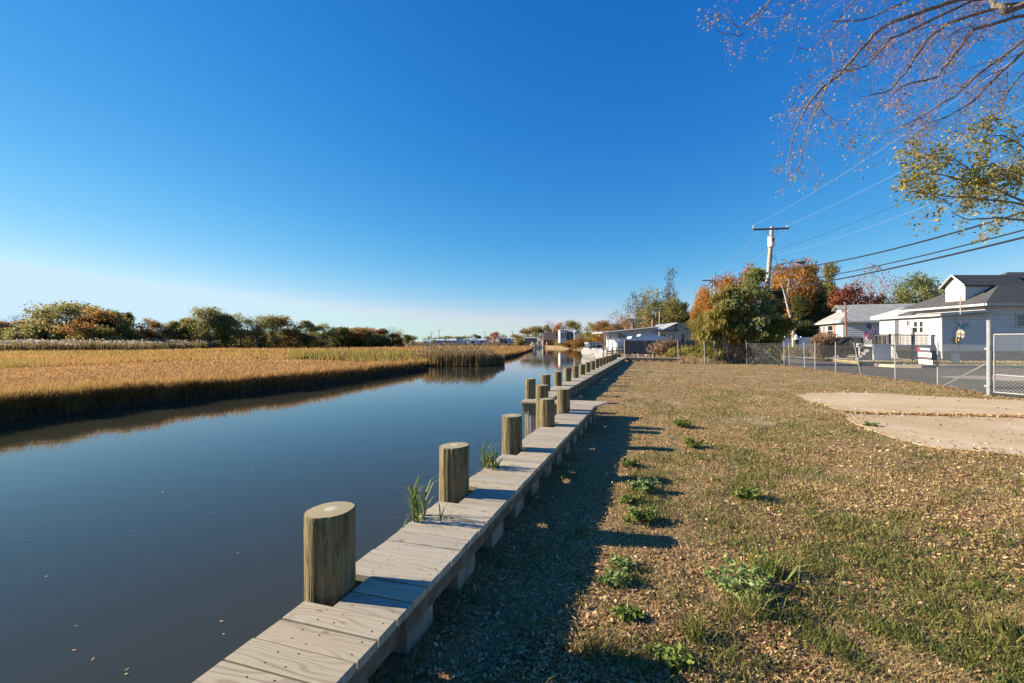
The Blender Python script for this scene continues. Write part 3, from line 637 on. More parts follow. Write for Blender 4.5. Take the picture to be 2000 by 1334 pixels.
mb = MB(); mb.box(32.9,48,34.88,35.1,.05,.82); mb.box(32.9,33.1,35.1,39.4,.05,.82); child(mb, 'foundation', M['found'], HA)
mb = MB(); slab(mb, [(32.45,34.45,3.70),(36.6,34.45,4.02),(36.6,39.9,4.02),(32.45,39.9,3.70)], .05); child(mb, 'porch_roof', M['shingle_dark'], HA)
mb = MB(); bar(mb, (32.42,34.43,3.60), (36.9,34.43,3.95), .05, .16); bar(mb, (32.42,34.43,3.58), (32.42,39.95,3.58), .1, .16); mb.box(32.5,36.2,34.5,34.79,3.58,3.60); child(mb, 'gutter', M['white'], HA)
er = 4.44; R0, R1 = (41.7,38.3,7.40), (49,38.3,7.40); e00, e10, e11, e01 = (35.7,34.3,er),(49,34.3,er),(49,42.3,er),(35.7,42.3,er)
mb = MB(); slab(mb, [e00, e10, R1, R0], .08); slab(mb, [e01, e00, R0], .08); slab(mb, [e11, e01, R0, R1], .08); roofA = child(mb, 'roof', M['shingle_dark'], HA)
mb = MB(); bar(mb, (35.66,34.24,er-.09), (49,34.24,er-.09), .12, .16); bar(mb, (35.64,34.3,er-.09), (35.64,42.3,er-.09), .1, .16); mb.box(35.7,48.5,34.3,34.79,er-.17,er-.15); mb.box(35.72,36.2,34.8,42.2,er-.17,er-.15); child(mb, 'gutter', M['dirtywhite'], HA)
dm = MB(); siding(dm, (36.6,38.4,0), -Y_, -X, [(0,4.7),(1.6,4.7),(1.6,6.25),(.8,6.95),(0,6.25)]); siding(dm, (36.6,36.8,0), X, -Y_, [(0,4.85),(.01,4.75),(2.85,6.24),(0,6.24)]); dor = child(dm, 'dormer', sg, HA)
mb = MB(); slab(mb, [(36.3,36.55,6.10),(41.5,36.55,6.10),(41.5,37.6,7.06),(36.3,37.6,7.06)], .09); slab(mb, [(41.5,38.65,6.10),(36.3,38.65,6.10),(36.3,37.6,7.06),(41.5,37.6,7.06)], .09); child(mb, 'dormer_roof', M['shingle_dark'], dor)
mb = MB(); bar(mb, (36.27,36.5,6.0), (36.27,37.6,7.0), .1, .2)
mb = MB(); 
for y0, z0, y1, z1 in ((36.52,6.05,37.6,7.03),(38.68,6.05,37.6,7.03)): mb.tube([(36.28,y0,z0),(36.28,y1,z1)], .075, 4)
mb.tube([(36.58,36.78,4.85),(36.58,36.78,6.2)], .06, 4); child(mb, 'dormer_trim', M['white'], dor)
window(HA, (32.8,34.8,0), X, -Y_, 5.75, 6.9, 2.74, 3.62)
for a, b in ((37.05,36.76),(36.54,36.25)): window(HA, (32.8,39.6,0), -Y_, -X, 39.6-a, 39.6-b, 2.3, 3.15, fw=.06)
window(HA, (32.8,39.6,0), -Y_, -X, 1.9, 2.05, 2.9, 3.25, fw=.03, rails=0)
mb = MB(); gbox(mb, (32.8,39.6,0), -Y_, -X, .68, 1.12, 1.3, 3.35, 0, .07); dr = child(mb, 'door', simple('dark_screen_door', (.10,.10,.12), .5), HA)
mb = MB(); gbox(mb, (32.8,39.6,0), -Y_, -X, .60, .68, 1.3, 3.42, 0, .085); gbox(mb, (32.8,39.6,0), -Y_, -X, 1.12, 1.2, 1.3, 3.42, 0, .085); child(mb, 'door_frame', M['white'], dr)
mb = MB(); mb.tube([(32.7,34.7,3.5),(32.72,34.68,3.3),(32.74,34.66,.35),(32.6,34.5,.22)], .05, 6); mb.box(32.76,32.9,34.74,34.8,.82,3.6); child(mb, 'downpipe', M['white'], HA)
# porch deck against the white wall
mb = MB(); mb.box(30.3,32.7,35.6,39.2,1.18,1.30); mb.box(28.2,30.3,35.6,36.35,1.18,1.30); mb.box(28.2,29.6,35.55,35.6,.1,1.34); pd = child(mb, 'porch_deck', simple('pale_grey_deck', (.50,.52,.52), .8, var=.15), HA)
mb = MB()
for i in range(44):
    x0 = 28.25+i*.1
    if x0 > 29.5: mb.box(x0,x0+.035,35.63,35.66,1.3,2.06)
for i in range(12): mb.box(28.25+i*.11,28.32+i*.11,35.6,35.63,1.34,2.02)
child(mb, 'baluster', M['wooddeck'], pd)['kind'] = 'stuff'
mb = MB()
for i in range(26): mb.box(30.3,30.33,36.4+i*.11,36.45+i*.11,1.3,2.06)
for i in range(6): mb.box(28.2,28.23,35.66+i*.11,35.71+i*.11,1.3,2.06)
child(mb, 'side_balusters', M['found'], pd)
mb = MB(); mb.box(28.15,32.7,35.58,35.68,2.06,2.12); mb.box(28.15,28.25,35.6,36.35,2.06,2.12); mb.box(30.27,30.36,36.35,39.2,2.06,2.12); mb.box(29.5,29.6,35.58,35.68,.1,2.2); mb.box(31.3,31.45,35.55,35.7,.1,2.55); mb.box(31.25,31.5,35.5,35.75,2.55,2.63); child(mb, 'railing', M['found'], pd)
mb = MB()
for k in range(4): mb.box(27.2+.26*k,27.45+.26*k,35.7,36.3,.1,.28+.22*k)
bar(mb, (27.2,35.66,.9), (28.2,35.66,1.9), .06, .06); child(mb, 'steps', M['found'], pd)
mb = MB(); mb.box(28.22,29.58,35.5,35.54,.1,1.15); child(mb, 'skirting', simple('mottled_white_lattice', (.55,.56,.56), .9, var=.5, sc=14), pd)
# service mast and meter
ms_ = empty('service_mast', (33.85,34.6,2.0), 'thin electrical service mast with round meter on the grey clapboard wall', 'electric mast')
mb = MB(); mb.tube([(33.85,34.35,3.6),(33.85,34.35,4.95),(33.80,34.25,5.0),(33.74,34.2,4.93)], .04, 8); child(mb, 'mast_pipe', M['polewood'], ms_)
mb = MB(); mb.tube([(33.87,34.66,3.6),(33.87,34.66,1.9)], .035, 8); child(mb, 'conduit', M['white'], ms_)
mb = MB(); mb.box(33.72,33.98,34.5,34.74,1.45,1.9); mb.tube([(33.85,34.5,1.68),(33.85,34.38,1.68)], .1, 12); child(mb, 'meter', simple('yellowed_meter', (.60,.42,.16), .5), ms_)

# ------------------------------------------------------------------ white house with red shutters
HB = empty('house', (40, 53, .1), 'white house with grey hipped roof and red shutters behind the parked car', 'house', 'houses across the road')
C0 = Vector((37.85,52,0)); dL = Vector((.25,.968,0)); dR = Vector((.968,-.25,0)); zb, zt = .6, 3.85
mb = MB(); siding(mb, C0+dL*6.8, -dL, -dR, [(0,zb),(6.8,zb),(6.8,zt),(0,zt)]); child(mb, 'wall', M['siding_white'], HB)
mb = MB(); siding(mb, C0, dR, -dL, [(0,zb),(14,zb),(14,zt),(0,zt)]); child(mb, 'wall', M['siding_blue_and_shaded'], HB)  # white house's shaded long wall, the blue of its shade put into the siding
mb = MB(); P = lambda a, b, z: tuple(C0+dR*a+dL*b+Vector((0,0,z)))
for (a0,b0,a1,b1) in ((.05,.05,13.9,6.7),): mb.hexa([P(a0,b0,0),P(a1,b0,0),P(a1,b1,0),P(a0,b1,0),P(a0,b0,zb),P(a1,b0,zb),P(a1,b1,zb),P(a0,b1,zb)])
child(mb, 'foundation', M['found'], HB)
ov = .5; zr = 6.0; mb = MB(); A0, A1, A2, A3 = P(-ov,-ov,zt+.02), P(14.5,-ov,zt+.02), P(14.5,6.8+ov,zt+.02), P(-ov,6.8+ov,zt+.02); r0, r1 = P(2.3,3.4,zr), P(14.5,3.4,zr)
slab(mb, [A0,A1,r1,r0], .08); slab(mb, [A3,A0,r0], .08); slab(mb, [A2,A3,r0,r1], .08); child(mb, 'roof', M['shingle_grey'], HB)
mb = MB(); bar(mb, P(-ov-.04,-ov,zt-.07), P(-ov-.04,6.8+ov,zt-.07), .1, .18); bar(mb, P(-ov,-ov-.04,zt-.07), P(14.5,-ov-.04,zt-.07), .1, .18); child(mb, 'gutter', M['white'], HB)
mb = MB(); Q = lambda a, b, z: P(a, b, z); mb.hexa([Q(.9,2.7,4.4),Q(2.6,2.7,4.4),Q(2.6,4.1,4.4),Q(.9,4.1,4.4),Q(.9,2.7,5.35),Q(2.6,2.7,5.35),Q(2.6,4.1,5.35),Q(.9,4.1,5.35)]); dor = child(mb, 'dormer', M['siding_white'], HB)
mb = MB(); slab(mb, [Q(.5,2.3,5.35),Q(3.2,2.3,5.35),Q(3.2,3.4,5.95),Q(.5,3.4,5.95)], .08); slab(mb, [Q(3.2,4.5,5.35),Q(.5,4.5,5.35),Q(.5,3.4,5.95),Q(3.2,3.4,5.95)], .08); child(mb, 'dormer_roof', M['shingle_grey'], dor)
window(dor, P(.9,4.1,0), -dL, -dR, .45, .95, 4.6, 5.0, fw=.05)
window(HB, P(0,6.8,0), -dL, -dR, 2.8, 4.2, 2.25, 3.45, fw=.09)
for s in (1.4, 4.5): mb = MB(); gbox(mb, P(0,6.8,0), -dL, -dR, s, s+.35, 2.1, 3.6, .0, .09); child(mb, 'shutter', M['redpaint'], HB)
mb = MB(); gbox(mb, C0, dR, -dL, 4.6, 6.6, 1.2, 3.3, 0, .07); child(mb, 'carport_shade_panel', M['black'], HB)  # shade inside the carport put in as a flat black panel
rm = empty('rusty_mast', (atd(1652,667,47)[0], 47, .1), 'thin rusty brown mast standing in front of the white house', 'mast')
mb = MB(); mb.tube([(atd(1652,667,47)[0]+.1,47,.1),(atd(1651,667,47)[0],47,5.6)], .09, 8); child(mb, 'mast_shaft', simple('rusty_pipe', (.24,.12,.07), .9), rm)
mb = MB(); x = atd(1651,667,47)[0]; mb.tube([(x-.12,47,5.55),(x+.12,47,5.55)], .06, 6); child(mb, 'mast_cap', M['polewood'], rm)
# bright white gable between the two houses
wg = empty('shed', (34.5, 41.5, .1), 'low white outbuilding with bright sunlit roof edge between the two houses', 'shed')
mb = MB(); p0, p1, p2 = atd(1751,614.5,41), atd(1818.5,596,41), atd(1810,609,41)
mb.box(p0[0]+.5, p2[0]+1.5, 41.1, 43.5, .1, 3.7); child(mb, 'wall', M['siding_white'], wg)
mb = MB(); slab(mb, [(p0[0],40.9,3.95),(p0[0],44,3.95),(p1[0],44,4.83),(p1[0],40.9,4.83)], .3); child(mb, 'roof', M['white'], wg)

# lavender-white vinyl fence and lantern post
vf = empty('panel_fence', (30, 52, .1), 'low pale lavender vinyl panel fence behind the roadside', 'fence')
a, b = atd(1500,667,51), atd(1590,667,53); mb = MB(); A = Vector((a[0],a[1],0)); B = Vector((b[0],b[1],0)); D = (B-A); Lf = D.length; D.normalize(); Nn = Vector((D.y,-D.x,0))
for i in range(int(Lf/.25)): gbox(mb, A, D, Nn, i*.25, i*.25+.244, .15, 1.95, 0, .02)
child(mb, 'panel', M['vinylfence'], vf)
mb = MB()
for i in range(int(Lf/2.4)+1): gbox(mb, A, D, Nn, i*2.4-.06, i*2.4+.06, .1, 2.15, -.04, .06)
gbox(mb, A, D, Nn, 0, Lf, 1.95, 2.05, -.03, .05); child(mb, 'frame', M['vinylfence'], vf)
lp = empty('lantern_post', atd(1555,684,47), 'dark lantern post with pale cap in front of the lavender fence', 'lantern')
x, y, z = atd(1555,684,47); mb = MB(); mb.tube([(x,y,.1),(x,y,1.1)], .07, 8); child(mb, 'post', M['black'], lp)
mb = MB(); mb.tube([(x,y,1.1),(x,y,1.15),(x,y,1.7),(x,y,1.75)], [.12,.24,.26,.1], 8); child(mb, 'lamp_body', M['black'], lp)
mb = MB(); mb.tube([(x,y,1.75),(x,y,2.15),(x,y,2.3)], [.2,.17,.05], 10); child(mb, 'cap', M['dirtywhite'], lp)
# mailbox on a post
x, y = atd(1679,667,38.5)[:2]; mbx = empty('mailbox', (x,y,.1), 'small white mailbox on a white post by the porch steps', 'mailbox')
mb = MB(); mb.box(x-.05,x+.05,y-.05,y+.05,.1,1.1); child(mb, 'post', M['dirtywhite'], mbx)
mb = MB(); mb.box(x-.2,x+.18,y-.12,y+.12,1.1,1.28); mb.tube([(x-.2,y,1.28),(x+.18,y,1.28)], .12, 12); child(mb, 'box', M['white'], mbx)
x, y = atd(1866,667,29.6)[:2]; ub = empty('utility_pedestal', (x,y,.1), 'squat pale grey utility pedestal on the verge below the street sign', 'utility box')
mb = MB(); mb.box(x-.14,x+.14,y-.12,y+.12,.1,.72); mb.box(x-.17,x+.17,y-.15,y+.15,.72,.78); child(mb, 'casing', M['dirtywhite'], ub)
mb = MB(); mb.box(x-.2,x+.2,y-.18,y+.18,.1,.16); child(mb, 'plinth', M['found'], ub)

# ------------------------------------------------------------------ parked car
cx, cy = atd(1618,667,41)[0], 40.4
car = empty('parked_car', (cx+2.5, cy+1, .104), 'dark grey sport utility vehicle parked in the driveway behind the fence', 'car')
prof = [(.06,.36),(.0,.62),(.03,.98),(.10,1.12),(.30,1.66),(.50,1.79),(1.6,1.84),(2.9,1.80),(3.25,1.70),(3.85,1.24),(4.7,1.10),(4.93,.92),(5.0,.62),(4.96,.36)]
Wc = 1.95; mb = MB()
def prow(s): return [(cx+px_, cy+(s*Wc/2 - s*(max(0,pz-1.10)*.24+.02*(pz < .5)))+Wc/2, .104+pz) for px_, pz in prof]
a, b = prow(-1), prow(1); n = len(prof); mb.add(a+b, [[i, i+1, n+i+1, n+i] for i in range(n-1)]+[[n-1, 0, n, 2*n-1]])
mb.add(a, [list(range(n))]); mb.add(b, [list(range(n))[::-1]]); body = child(mb, 'body', M['carpaint'], car)
def sidepanel(pts, name, mat, off=.012, par=car, side=-1):
    mb = MB(); mb.add([(cx+u, cy+Wc/2+side*(Wc/2-max(0,zz-1.10)*.24+off), .104+zz) for u, zz in pts], [list(range(len(pts)))]); return child(mb, name, mat, par)
for pts in ([(.42,1.16),(.55,1.66),(1.35,1.70),(1.35,1.16)],[(1.42,1.16),(1.42,1.70),(2.25,1.70),(2.25,1.16)],[(2.32,1.16),(2.32,1.69),(2.95,1.66),(3.5,1.20)]): sidepanel(pts, 'side_window', M['glass'])
mb = MB(); mb.add([(cx+.095,cy+.25,.104+1.18),(cx+.095,cy+1.7,.104+1.18),(cx+.265,cy+1.62,.104+1.6),(cx+.265,cy+.33,.104+1.6)], [[3,2,1,0]]); child(mb, 'rear_window', M['glass'], car)
for s in (0, 1):
    mb = MB(); y0 = cy-.015 if s == 0 else cy+Wc-.20; mb.box(cx-.02,cx+.42 if s == 0 else cx+.1,y0,y0+.215,.104+.93,.104+1.13); child(mb, 'tail_light', M['red'], car)
mb = MB(); mb.box(cx-.02,cx+.02,cy+.72,cy+1.22,.104+.72,.104+.86); child(mb, 'number_plate', M['dirtywhite'], car)
mb = MB(); mb.box(cx-.06,cx+.2,cy+.05,cy+1.9,.104+.34,.104+.58); child(mb, 'bumper', M['black'], car)
for s in (0,1): mb = MB(); mb.box(cx+.7,cx+2.8,cy+.28+s*1.36,cy+.33+s*1.36,.104+1.86,.104+1.90); child(mb, 'roof_rail', M['galv'], car)
for wx in (.98, 3.9):
    for s in (0, 1):
        y0 = cy+.02 if s == 0 else cy+Wc-.26; mb = MB(); mb.tube([(cx+wx,y0,.104+.38),(cx+wx,y0+.02,.104+.38),(cx+wx,y0+.22,.104+.38),(cx+wx,y0+.24,.104+.38)], [.34,.385,.385,.34], 24); wh = child(mb, 'wheel', M['rubber'], car)
        mb = MB(); yy = y0-.012 if s == 0 else y0+.252
        for k in range(5):
            t_ = k*2*math.pi/5; c, s_ = math.cos(t_), math.sin(t_)
            mb.tube([(cx+wx+c*.03,yy,.484+s_*.03),(cx+wx+c*.245,yy,.484+s_*.245)], .03, 4)
        mb.tube([(cx+wx+.25*math.cos(q),yy,.484+.25*math.sin(q)) for q in np.linspace(0,2*math.pi,20)], .02, 4, cap=False)
        child(mb, 'rim', M['rim'], wh)
mb = MB()
for wx in (.98, 3.9): mb.add([(cx+wx+.45*math.cos(q),cy-.004,.104+.40+.45*math.sin(q)) for q in np.linspace(-.2,math.pi+.2,16)], [list(range(16))])
child(mb, 'wheel_arch', M['black'], car)

# ------------------------------------------------------------------ flag on a pole fixed to the porch
fgp = empty('flag', atd(1712,643,35.4), 'stars and stripes flag hanging from a slanting pole on the porch', 'flag')
mb = MB(); pa, pb = Vector(atd(1688,623.5,34.9)), Vector(atd(1713,645,35.5)); mb.tube([pa, pb], .018, 8); child(mb, 'flag_pole', M['dirtywhite'], fgp)
mb = MB(); hs0, hs1 = Vector(atd(1695.5,629.5,35.05)), Vector(atd(1711,642,35.35)); ed0, ed1 = Vector(atd(1690,662,35.1)), Vector(atd(1699,664,35.3))
NS, NTt = 26, 40; V = []
for j in range(NTt+1):
    t_ = j/NTt
    for i in range(NS+1):
        s = i/NS; p = hs0.lerp(hs1, s).lerp(ed0.lerp(ed1, s), t_); p.x += -.12*math.sin(t_*math.pi)*(1-s)+.10*math.sin(math.pi*t_)*s; p.y += .07*math.sin(s*9+t_*2.5)*t_+.03*math.sin(s*17)*t_; p.z += .025*math.sin(s*9+1)*t_
        V.append(tuple(p))
fc, mi = [], []
for j in range(NTt):
    for i in range(NS):
        a_ = j*(NS+1)+i; fc.append([a_, a_+1, a_+NS+2, a_+NS+1]); st_ = i//2
        canton = i < 12 and j < 12; star = canton and (i % 3 == 1) and (j % 3 == 1)
        mi.append(2 if star else (1 if canton else (0 if st_ % 2 == 0 else 2)))
mb.add(V, fc, np.array(mi)); child(mb, 'cloth', [M['flagred'], M['flagblue'], M['flagwhite']], fgp)
mb = MB(); fp2 = empty('bare_flagpole', atd(1690,644,36.5), 'bare thin wooden flagpole slanting up beside the flag', 'pole'); mb.tube([atd(1665,627,36.2), atd(1691,645,36.6)], .02, 6); child(mb, 'pole_shaft', M['wooddeck'], fp2)

# ------------------------------------------------------------------ street name sign with a stop sign seen from behind
x, y, _ = atd(1871,667,30); xs2 = atd(1877.5,667,30)[0]
ss = empty('street_sign', (x,y,.1), 'leaning post with two green street name blades above the verge', 'street sign')
mb = MB(); mb.tube([(x,y,.1),(xs2,y,2.78)], .03, 6); child(mb, 'post', M['galv'], ss)
def text(body, size, loc, rz, mat, parent, name='lettering'):
    cu = bpy.data.curves.new(name, 'FONT'); cu.body = body; cu.size = size; cu.align_x = 'CENTER'; cu.align_y = 'CENTER'; cu.extrude = .001
    tmp = bpy.data.objects.new('tmp', cu); COL.objects.link(tmp); dg = bpy.context.evaluated_depsgraph_get(); me = bpy.data.meshes.new_from_object(tmp.evaluated_get(dg)); bpy.data.objects.remove(tmp)
    me.transform(Matrix.Translation(loc) @ Matrix.Rotation(rz, 4, 'Z') @ Matrix.Rotation(R(90), 4, 'X')); me.materials.clear(); me.materials.append(mat)
    o = bpy.data.objects.new(name, me); COL.objects.link(o); o.parent = parent; return o
bx = atd(1879,667,30)[0]; zb1 = EYE+(667-635)/F*30
mb = MB(); mb.box(bx-.44,bx+.44,y-.045,y-.035,zb1-.1,zb1+.1); bl = child(mb, 'name_blade', M['signgreen'], ss); text('Woodland Dr', .17, (bx,y-.048,zb1), 0, M['signwhite'], bl)
bx2 = atd(1877.5,667,30)[0]; zb3 = EYE+(667-641)/F*30
mb = MB(); mb.box(bx2-.18,bx2+.18,y-.046,y-.036,zb3-.09,zb3+.09); bl = child(mb, 'name_blade', M['signgreen'], ss); text('Oak St', .13, (bx2,y-.049,zb3), 0, M['signwhite'], bl)
mb = MB(); cxs, czs = atd(1877,667,30)[0], EYE+(667-653)/F*30; q = [(math.cos(R(22.5+45*k))*.345, math.sin(R(22.5+45*k))*.345) for k in range(8)]; ya = R(82)
v = [(cxs+a*math.cos(ya), y+.03+a*math.sin(ya), czs+b) for a, b in q]; v2 = [(p[0]+.012*math.sin(ya)*-1, p[1]+.012, p[2]) for p in v]
mb.add(v+v2, [list(range(8))]); mb.add(v+v2, [list(range(8,16))[::-1]]); mb.add(v+v2, [[k, k+8, (k+1) % 8+8, (k+1) % 8] for k in range(8)]); child(mb, 'sign_plate', simple('dull_sign_back', (.30,.28,.20), .5, var=.2), ss)

# ------------------------------------------------------------------ utility poles and wires
PX, PY = 17.95, 32.8
up = empty('utility_pole', (PX, PY, -.09), 'tall weathered utility pole with crossarm and grey transformer behind the lawn', 'utility pole', 'wooden utility poles')
top = Vector(atd(1508,443,32.8)); mb = MB(); mb.tube([(PX,PY,-.5),(PX+(top.x-PX)*.5,PY,4.6),tuple(top)], [.19,.165,.125], 14); child(mb, 'pole_shaft', M['polewood'], up)
ca, cb = atd(1470,448.5,32.5), atd(1540,446,32.7); mb = MB(); bar(mb, ca, cb, .10, .12); arm = child(mb, 'crossarm', simple('dark_crossarm', (.16,.13,.11), .9), up)
for px_, d_ in ((1472,32.5),(1538,32.7)):
    p = atd(px_,443,d_); mb = MB(); mb.tube([(p[0],p[1],p[2]-.08),(p[0],p[1],p[2]),(p[0],p[1],p[2]+.05),(p[0],p[1],p[2]+.1)], [.03,.07,.045,.06], 8); child(mb, 'insulator', M['dirtywhite'], arm)
mb = MB(); mb.tube([atd(1491,449,32.5), atd(1503,458,32.7)], .02, 4); mb.tube([atd(1519,448,32.6), atd(1508,458,32.7)], .02, 4); child(mb, 'arm_brace', M['galv'], arm)
p = Vector(atd(1506.5,472,32.45)); mb = MB(); mb.tube([p+Vector((0,0,-.38)), p+Vector((0,0,-.34)), p+Vector((0,0,.3)), p+Vector((0,0,.34)), p+Vector((0,0,.38))], [.2,.225,.225,.25,.18], 16); tf_ = child(mb, 'transformer', simple('pale_grey_transformer', (.62,.62,.60), .5, var=.1), up)
mb = MB(); mb.box(p.x-.10,p.x+.08,p.y-.24,p.y-.215,p.z-.02,p.z+.2); child(mb, 'rust_patch', simple('rust', (.45,.14,.05), .9, var=.4, sc=20), tf_)
L0 = [Vector(atd(a, b, 32.7)) for a, b in ((1505,525),(1522,517),(1545,512),(1562,512))]; mb = MB(); mb.tube(L0, .03, 6); la = child(mb, 'lamp_arm', M['galv'], up)
e = L0[-1]; mb = MB(); mb.tube([e+Vector((-.25,0,0)), e, e+Vector((.3,0,-.02)), e+Vector((.45,0,-.02))], [.05,.12,.13,.05], 8); child(mb, 'lamp_head', M['found'], la)
mb = MB(); q0 = Vector(atd(1507,571,32.5)); mb.tube([q0+Vector((-.1,0,0)), q0+Vector((.5,-.1,-.05))], .13, 8); child(mb, 'cable_box', M['black'], up)
mb = MB(); mb.tube([atd(1507,483,32.5), atd(1508,500,32.4), atd(1506,512,32.5)], .03, 5); mb.tube([atd(1516,495,32.5), atd(1512,503,32.5), atd(1518,510,32.5)], .02, 4); child(mb, 'fuse_hardware', M['black'], up)
P2 = Vector((PX-.22*41+.35, PY-41, 0)); sp = Vector((-.22,-1,0)).normalized(); perp = Vector((sp.y,-sp.x,0))*-1
def wire(name, z0, z1, sag, r, mat, off0, off1, label, group='overhead wires'):
    a = Vector((PX+.6+off0, PY, z0)); b = P2+Vector((.6+off1,0,z1)); pts = []
    for k in range(41):
        s = k/40; q = a.lerp(b, s); q.z -= 4*sag*s*(1-s); pts.append(q)
    mb = MB(); mb.tube(pts, r, 6); o = mb.build(name, mat, attr=False); tag(o, label, 'wire', group); return o
wire('overhead_wire', 6.75, 6.7, 1.55, .030, M['wire'], 0, 0, 'thick black cable, uppermost of the three heavy cables from the pole')
wire('overhead_wire', 5.75, 5.7, 1.05, .022, M['wire'], 0, 0, 'middle one of the three heavy cables leaving the pole')
wire('overhead_wire', 5.3, 5.2, .78, .032, M['wire'], 0, 0, 'lowest and thickest of the three heavy cables leaving the pole')
wire('overhead_wire', 9.85, 9.6, 1.0, .006, M['alwire'], -1.3, -1.3, 'thin bright wire rising from the left insulator of the crossarm')
wire('overhead_wire', 9.85, 9.6, .95, .006, M['alwire'], 1.1, 1.1, 'thin bright wire rising from the right insulator of the crossarm')
wire('overhead_wire', 8.1, 8.2, 1.0, .008, M['wire'], .3, .6, 'thin dark wire between the bright top wires and heavy cables')
wire('overhead_wire', 7.7, 7.9, 1.1, .005, M['alwire'], .3, .9, 'faint pale wire just below the thin dark wire')
def plainpole(pxt, pyt, pxb, d, label, r=.13, arm=None, zb=-.09, mat='polewood', name='utility_pole', cat='utility pole', grp='wooden utility poles'):
    t_, b_ = Vector(atd(pxt, pyt, d)), Vector(atd(pxb, 667, d)); b_.z = zb; e = empty(name, b_, label, cat, grp)
    mb = MB(); mb.tube([b_, (b_+t_)/2, t_], [r*1.25, r*1.1, r*.8], 8); child(mb, 'pole_shaft', M[mat], e)
    if arm:
        mb = MB(); bar(mb, atd(arm[0], arm[1], d), atd(arm[2], arm[3], d), .12, .14); child(mb, 'crossarm', M['timber'], e)
    return e
plainpole(1391,543,1382,68,'slim pale utility pole with short crossarm left of the big bushes',.13,(1371,547.5,1398,548))
plainpole(1360,588,1349,74,'leaning pole without crossarm right of the creekside house',.17,(1358,589,1362,590))
plainpole(1288,603,1287.5,70,'thin white mast with a level yard behind the creekside house',.06,(1268,604.5,1303,605),mat='white',name='white_mast',cat='mast',grp=None)
for pt, pb, lb in ((843,649,'left short pole on the far shore'),(857.5,644,'tallest dark pole on the far shore'),(947,647,'thin pole left of the far red tree'),(1000.5,647,'pale pole right of the far red tree')):
    plainpole(pt,pb,pt,300,lb,.22,(pt-4,pb+1,pt+4,pb+1),zb=-.6,grp='far shore poles')
w2 = MB(); a, b = Vector(atd(1391,545,68)), Vector((top.x, top.y, top.z-.3))
for off in (-1.0, 1.0):
    w2 = MB(); w2.tube([a.lerp(b, k/16)+Vector((off,0,-4*.8*(k/16)*(1-k/16))) for k in range(17)], .012, 5); tag(w2.build('overhead_wire', M['alwire'], attr=False), 'faint '+('left' if off < 0 else 'right')+' wire of the pair running from slim pole to tall pole', 'wire', 'overhead wires')

# ------------------------------------------------------------------ boats
def hull(mb, L, Bm, zs, zk, fwd, pos, n=14, m=0):     # lofted hull, bow along fwd
    f = Vector(fwd).normalized(); s = Vector((f.y,-f.x,0)); rows = []
    for k in range(n):
        t_ = k/(n-1); w_ = Bm/2*(min(1, .82+.5*t_) if t_ < .4 else max(0.02, math.cos((t_-.4)/.6*math.pi/2)**.75)); sh = zs*(1+.30*t_**2); kz = zk+(sh*.72-zk)*t_**5
        c = Vector(pos)+f*(L*t_*.9); rows.append([c+s*o*w_*q+f*(L*.12*t_**3*max(0, (z-zk)/(sh-zk)))+Vector((0,0,z)) for o, q, z in ((-1,1,sh),(-1,.93,sh*.45+kz*.3),(-1,.70,kz*.55),(0,0,kz),(1,.70,kz*.55),(1,.93,sh*.45+kz*.3),(1,1,sh))])
    V = [tuple(p) for r in rows for p in r]; k = 7; fcs = [[i*k+j, i*k+j+1, (i+1)*k+j+1, (i+1)*k+j] for i in range(n-1) for j in range(k-1)]
    mb.add(V, fcs, m); mb.add(V, [[i*k, (i+1)*k, (i+1)*k+6, i*k+6] for i in range(n-1)], m); mb.add(V, [list(range(7))], m)
def obox(mb, pos, f, l0, l1, w0, w1, z0, z1, taper=.0, m=0):
    f = Vector(f).normalized(); s = Vector((f.y,-f.x,0)); c = Vector(pos); P = lambda a, b, z: tuple(c+f*a+s*b+Vector((0,0,z)))
    mb.hexa([P(l0,w0,z0),P(l1,w0,z0),P(l1,w1,z0),P(l0,w1,z0),P(l0+taper*.4,w0+taper*.3,z1),P(l1-taper,w0+taper*.3,z1),P(l1-taper,w1-taper*.3,z1),P(l0+taper*.4,w1-taper*.3,z1)], m)
sternp = (atd(1150,667,80)[0], 80, -1.0); bowp = (atd(1176,667,70)[0], 70, -1.0); fwd = Vector(bowp)-Vector(sternp)
cb_ = empty('cabin_cruiser', sternp, 'white cabin cruiser moored on the creek with dark windscreen facing the camera', 'boat')
mb = MB(); hull(mb, 10, 3.4, 1.15, -.45, fwd, sternp); child(mb, 'hull', M['boatwhite'], cb_)
mb = MB(); obox(mb, sternp, fwd, 1.0, 6.2, -1.25, 1.25, 1.15, 1.5, .3); obox(mb, sternp, fwd, 1.4, 5.0, -1.1, 1.1, 2.22, 2.42, .15); obox(mb, sternp, fwd, 5.9, 8.4, -.8, .8, 1.25, 1.52, .5); cab = child(mb, 'cabin', M['boatwhite'], cb_)
mb = MB(); obox(mb, sternp, fwd, 1.6, 4.9, -1.08, 1.08, 1.5, 2.22, .18); child(mb, 'windscreen', M['glass'], cab)
mb = MB()
for wv in (-.9,-.3,.3,.9): obox(mb, sternp, fwd, 4.72, 4.92, wv-.04, wv+.04, 1.5, 2.22)
child(mb, 'window_post', M['white'], cab)
for wv in (-.62, .1): mb = MB(); obox(mb, sternp, fwd, 6.0, 6.16, wv, wv+.42, 1.38, 1.58); child(mb, 'hatch', M['black'], cab)
mb = MB(); f_ = fwd.normalized(); s_ = Vector((f_.y,-f_.x,0)); sv = Vector(sternp)
for sd_ in (-1,1): mb.tube([sv+f_*l+s_*sd_*w_+Vector((0,0,zz)) for l,w_,zz in ((5,1.62,1.9),(7,1.35,1.95),(8.8,.75,2.05),(9.9,.05,2.15))], .018, 4)
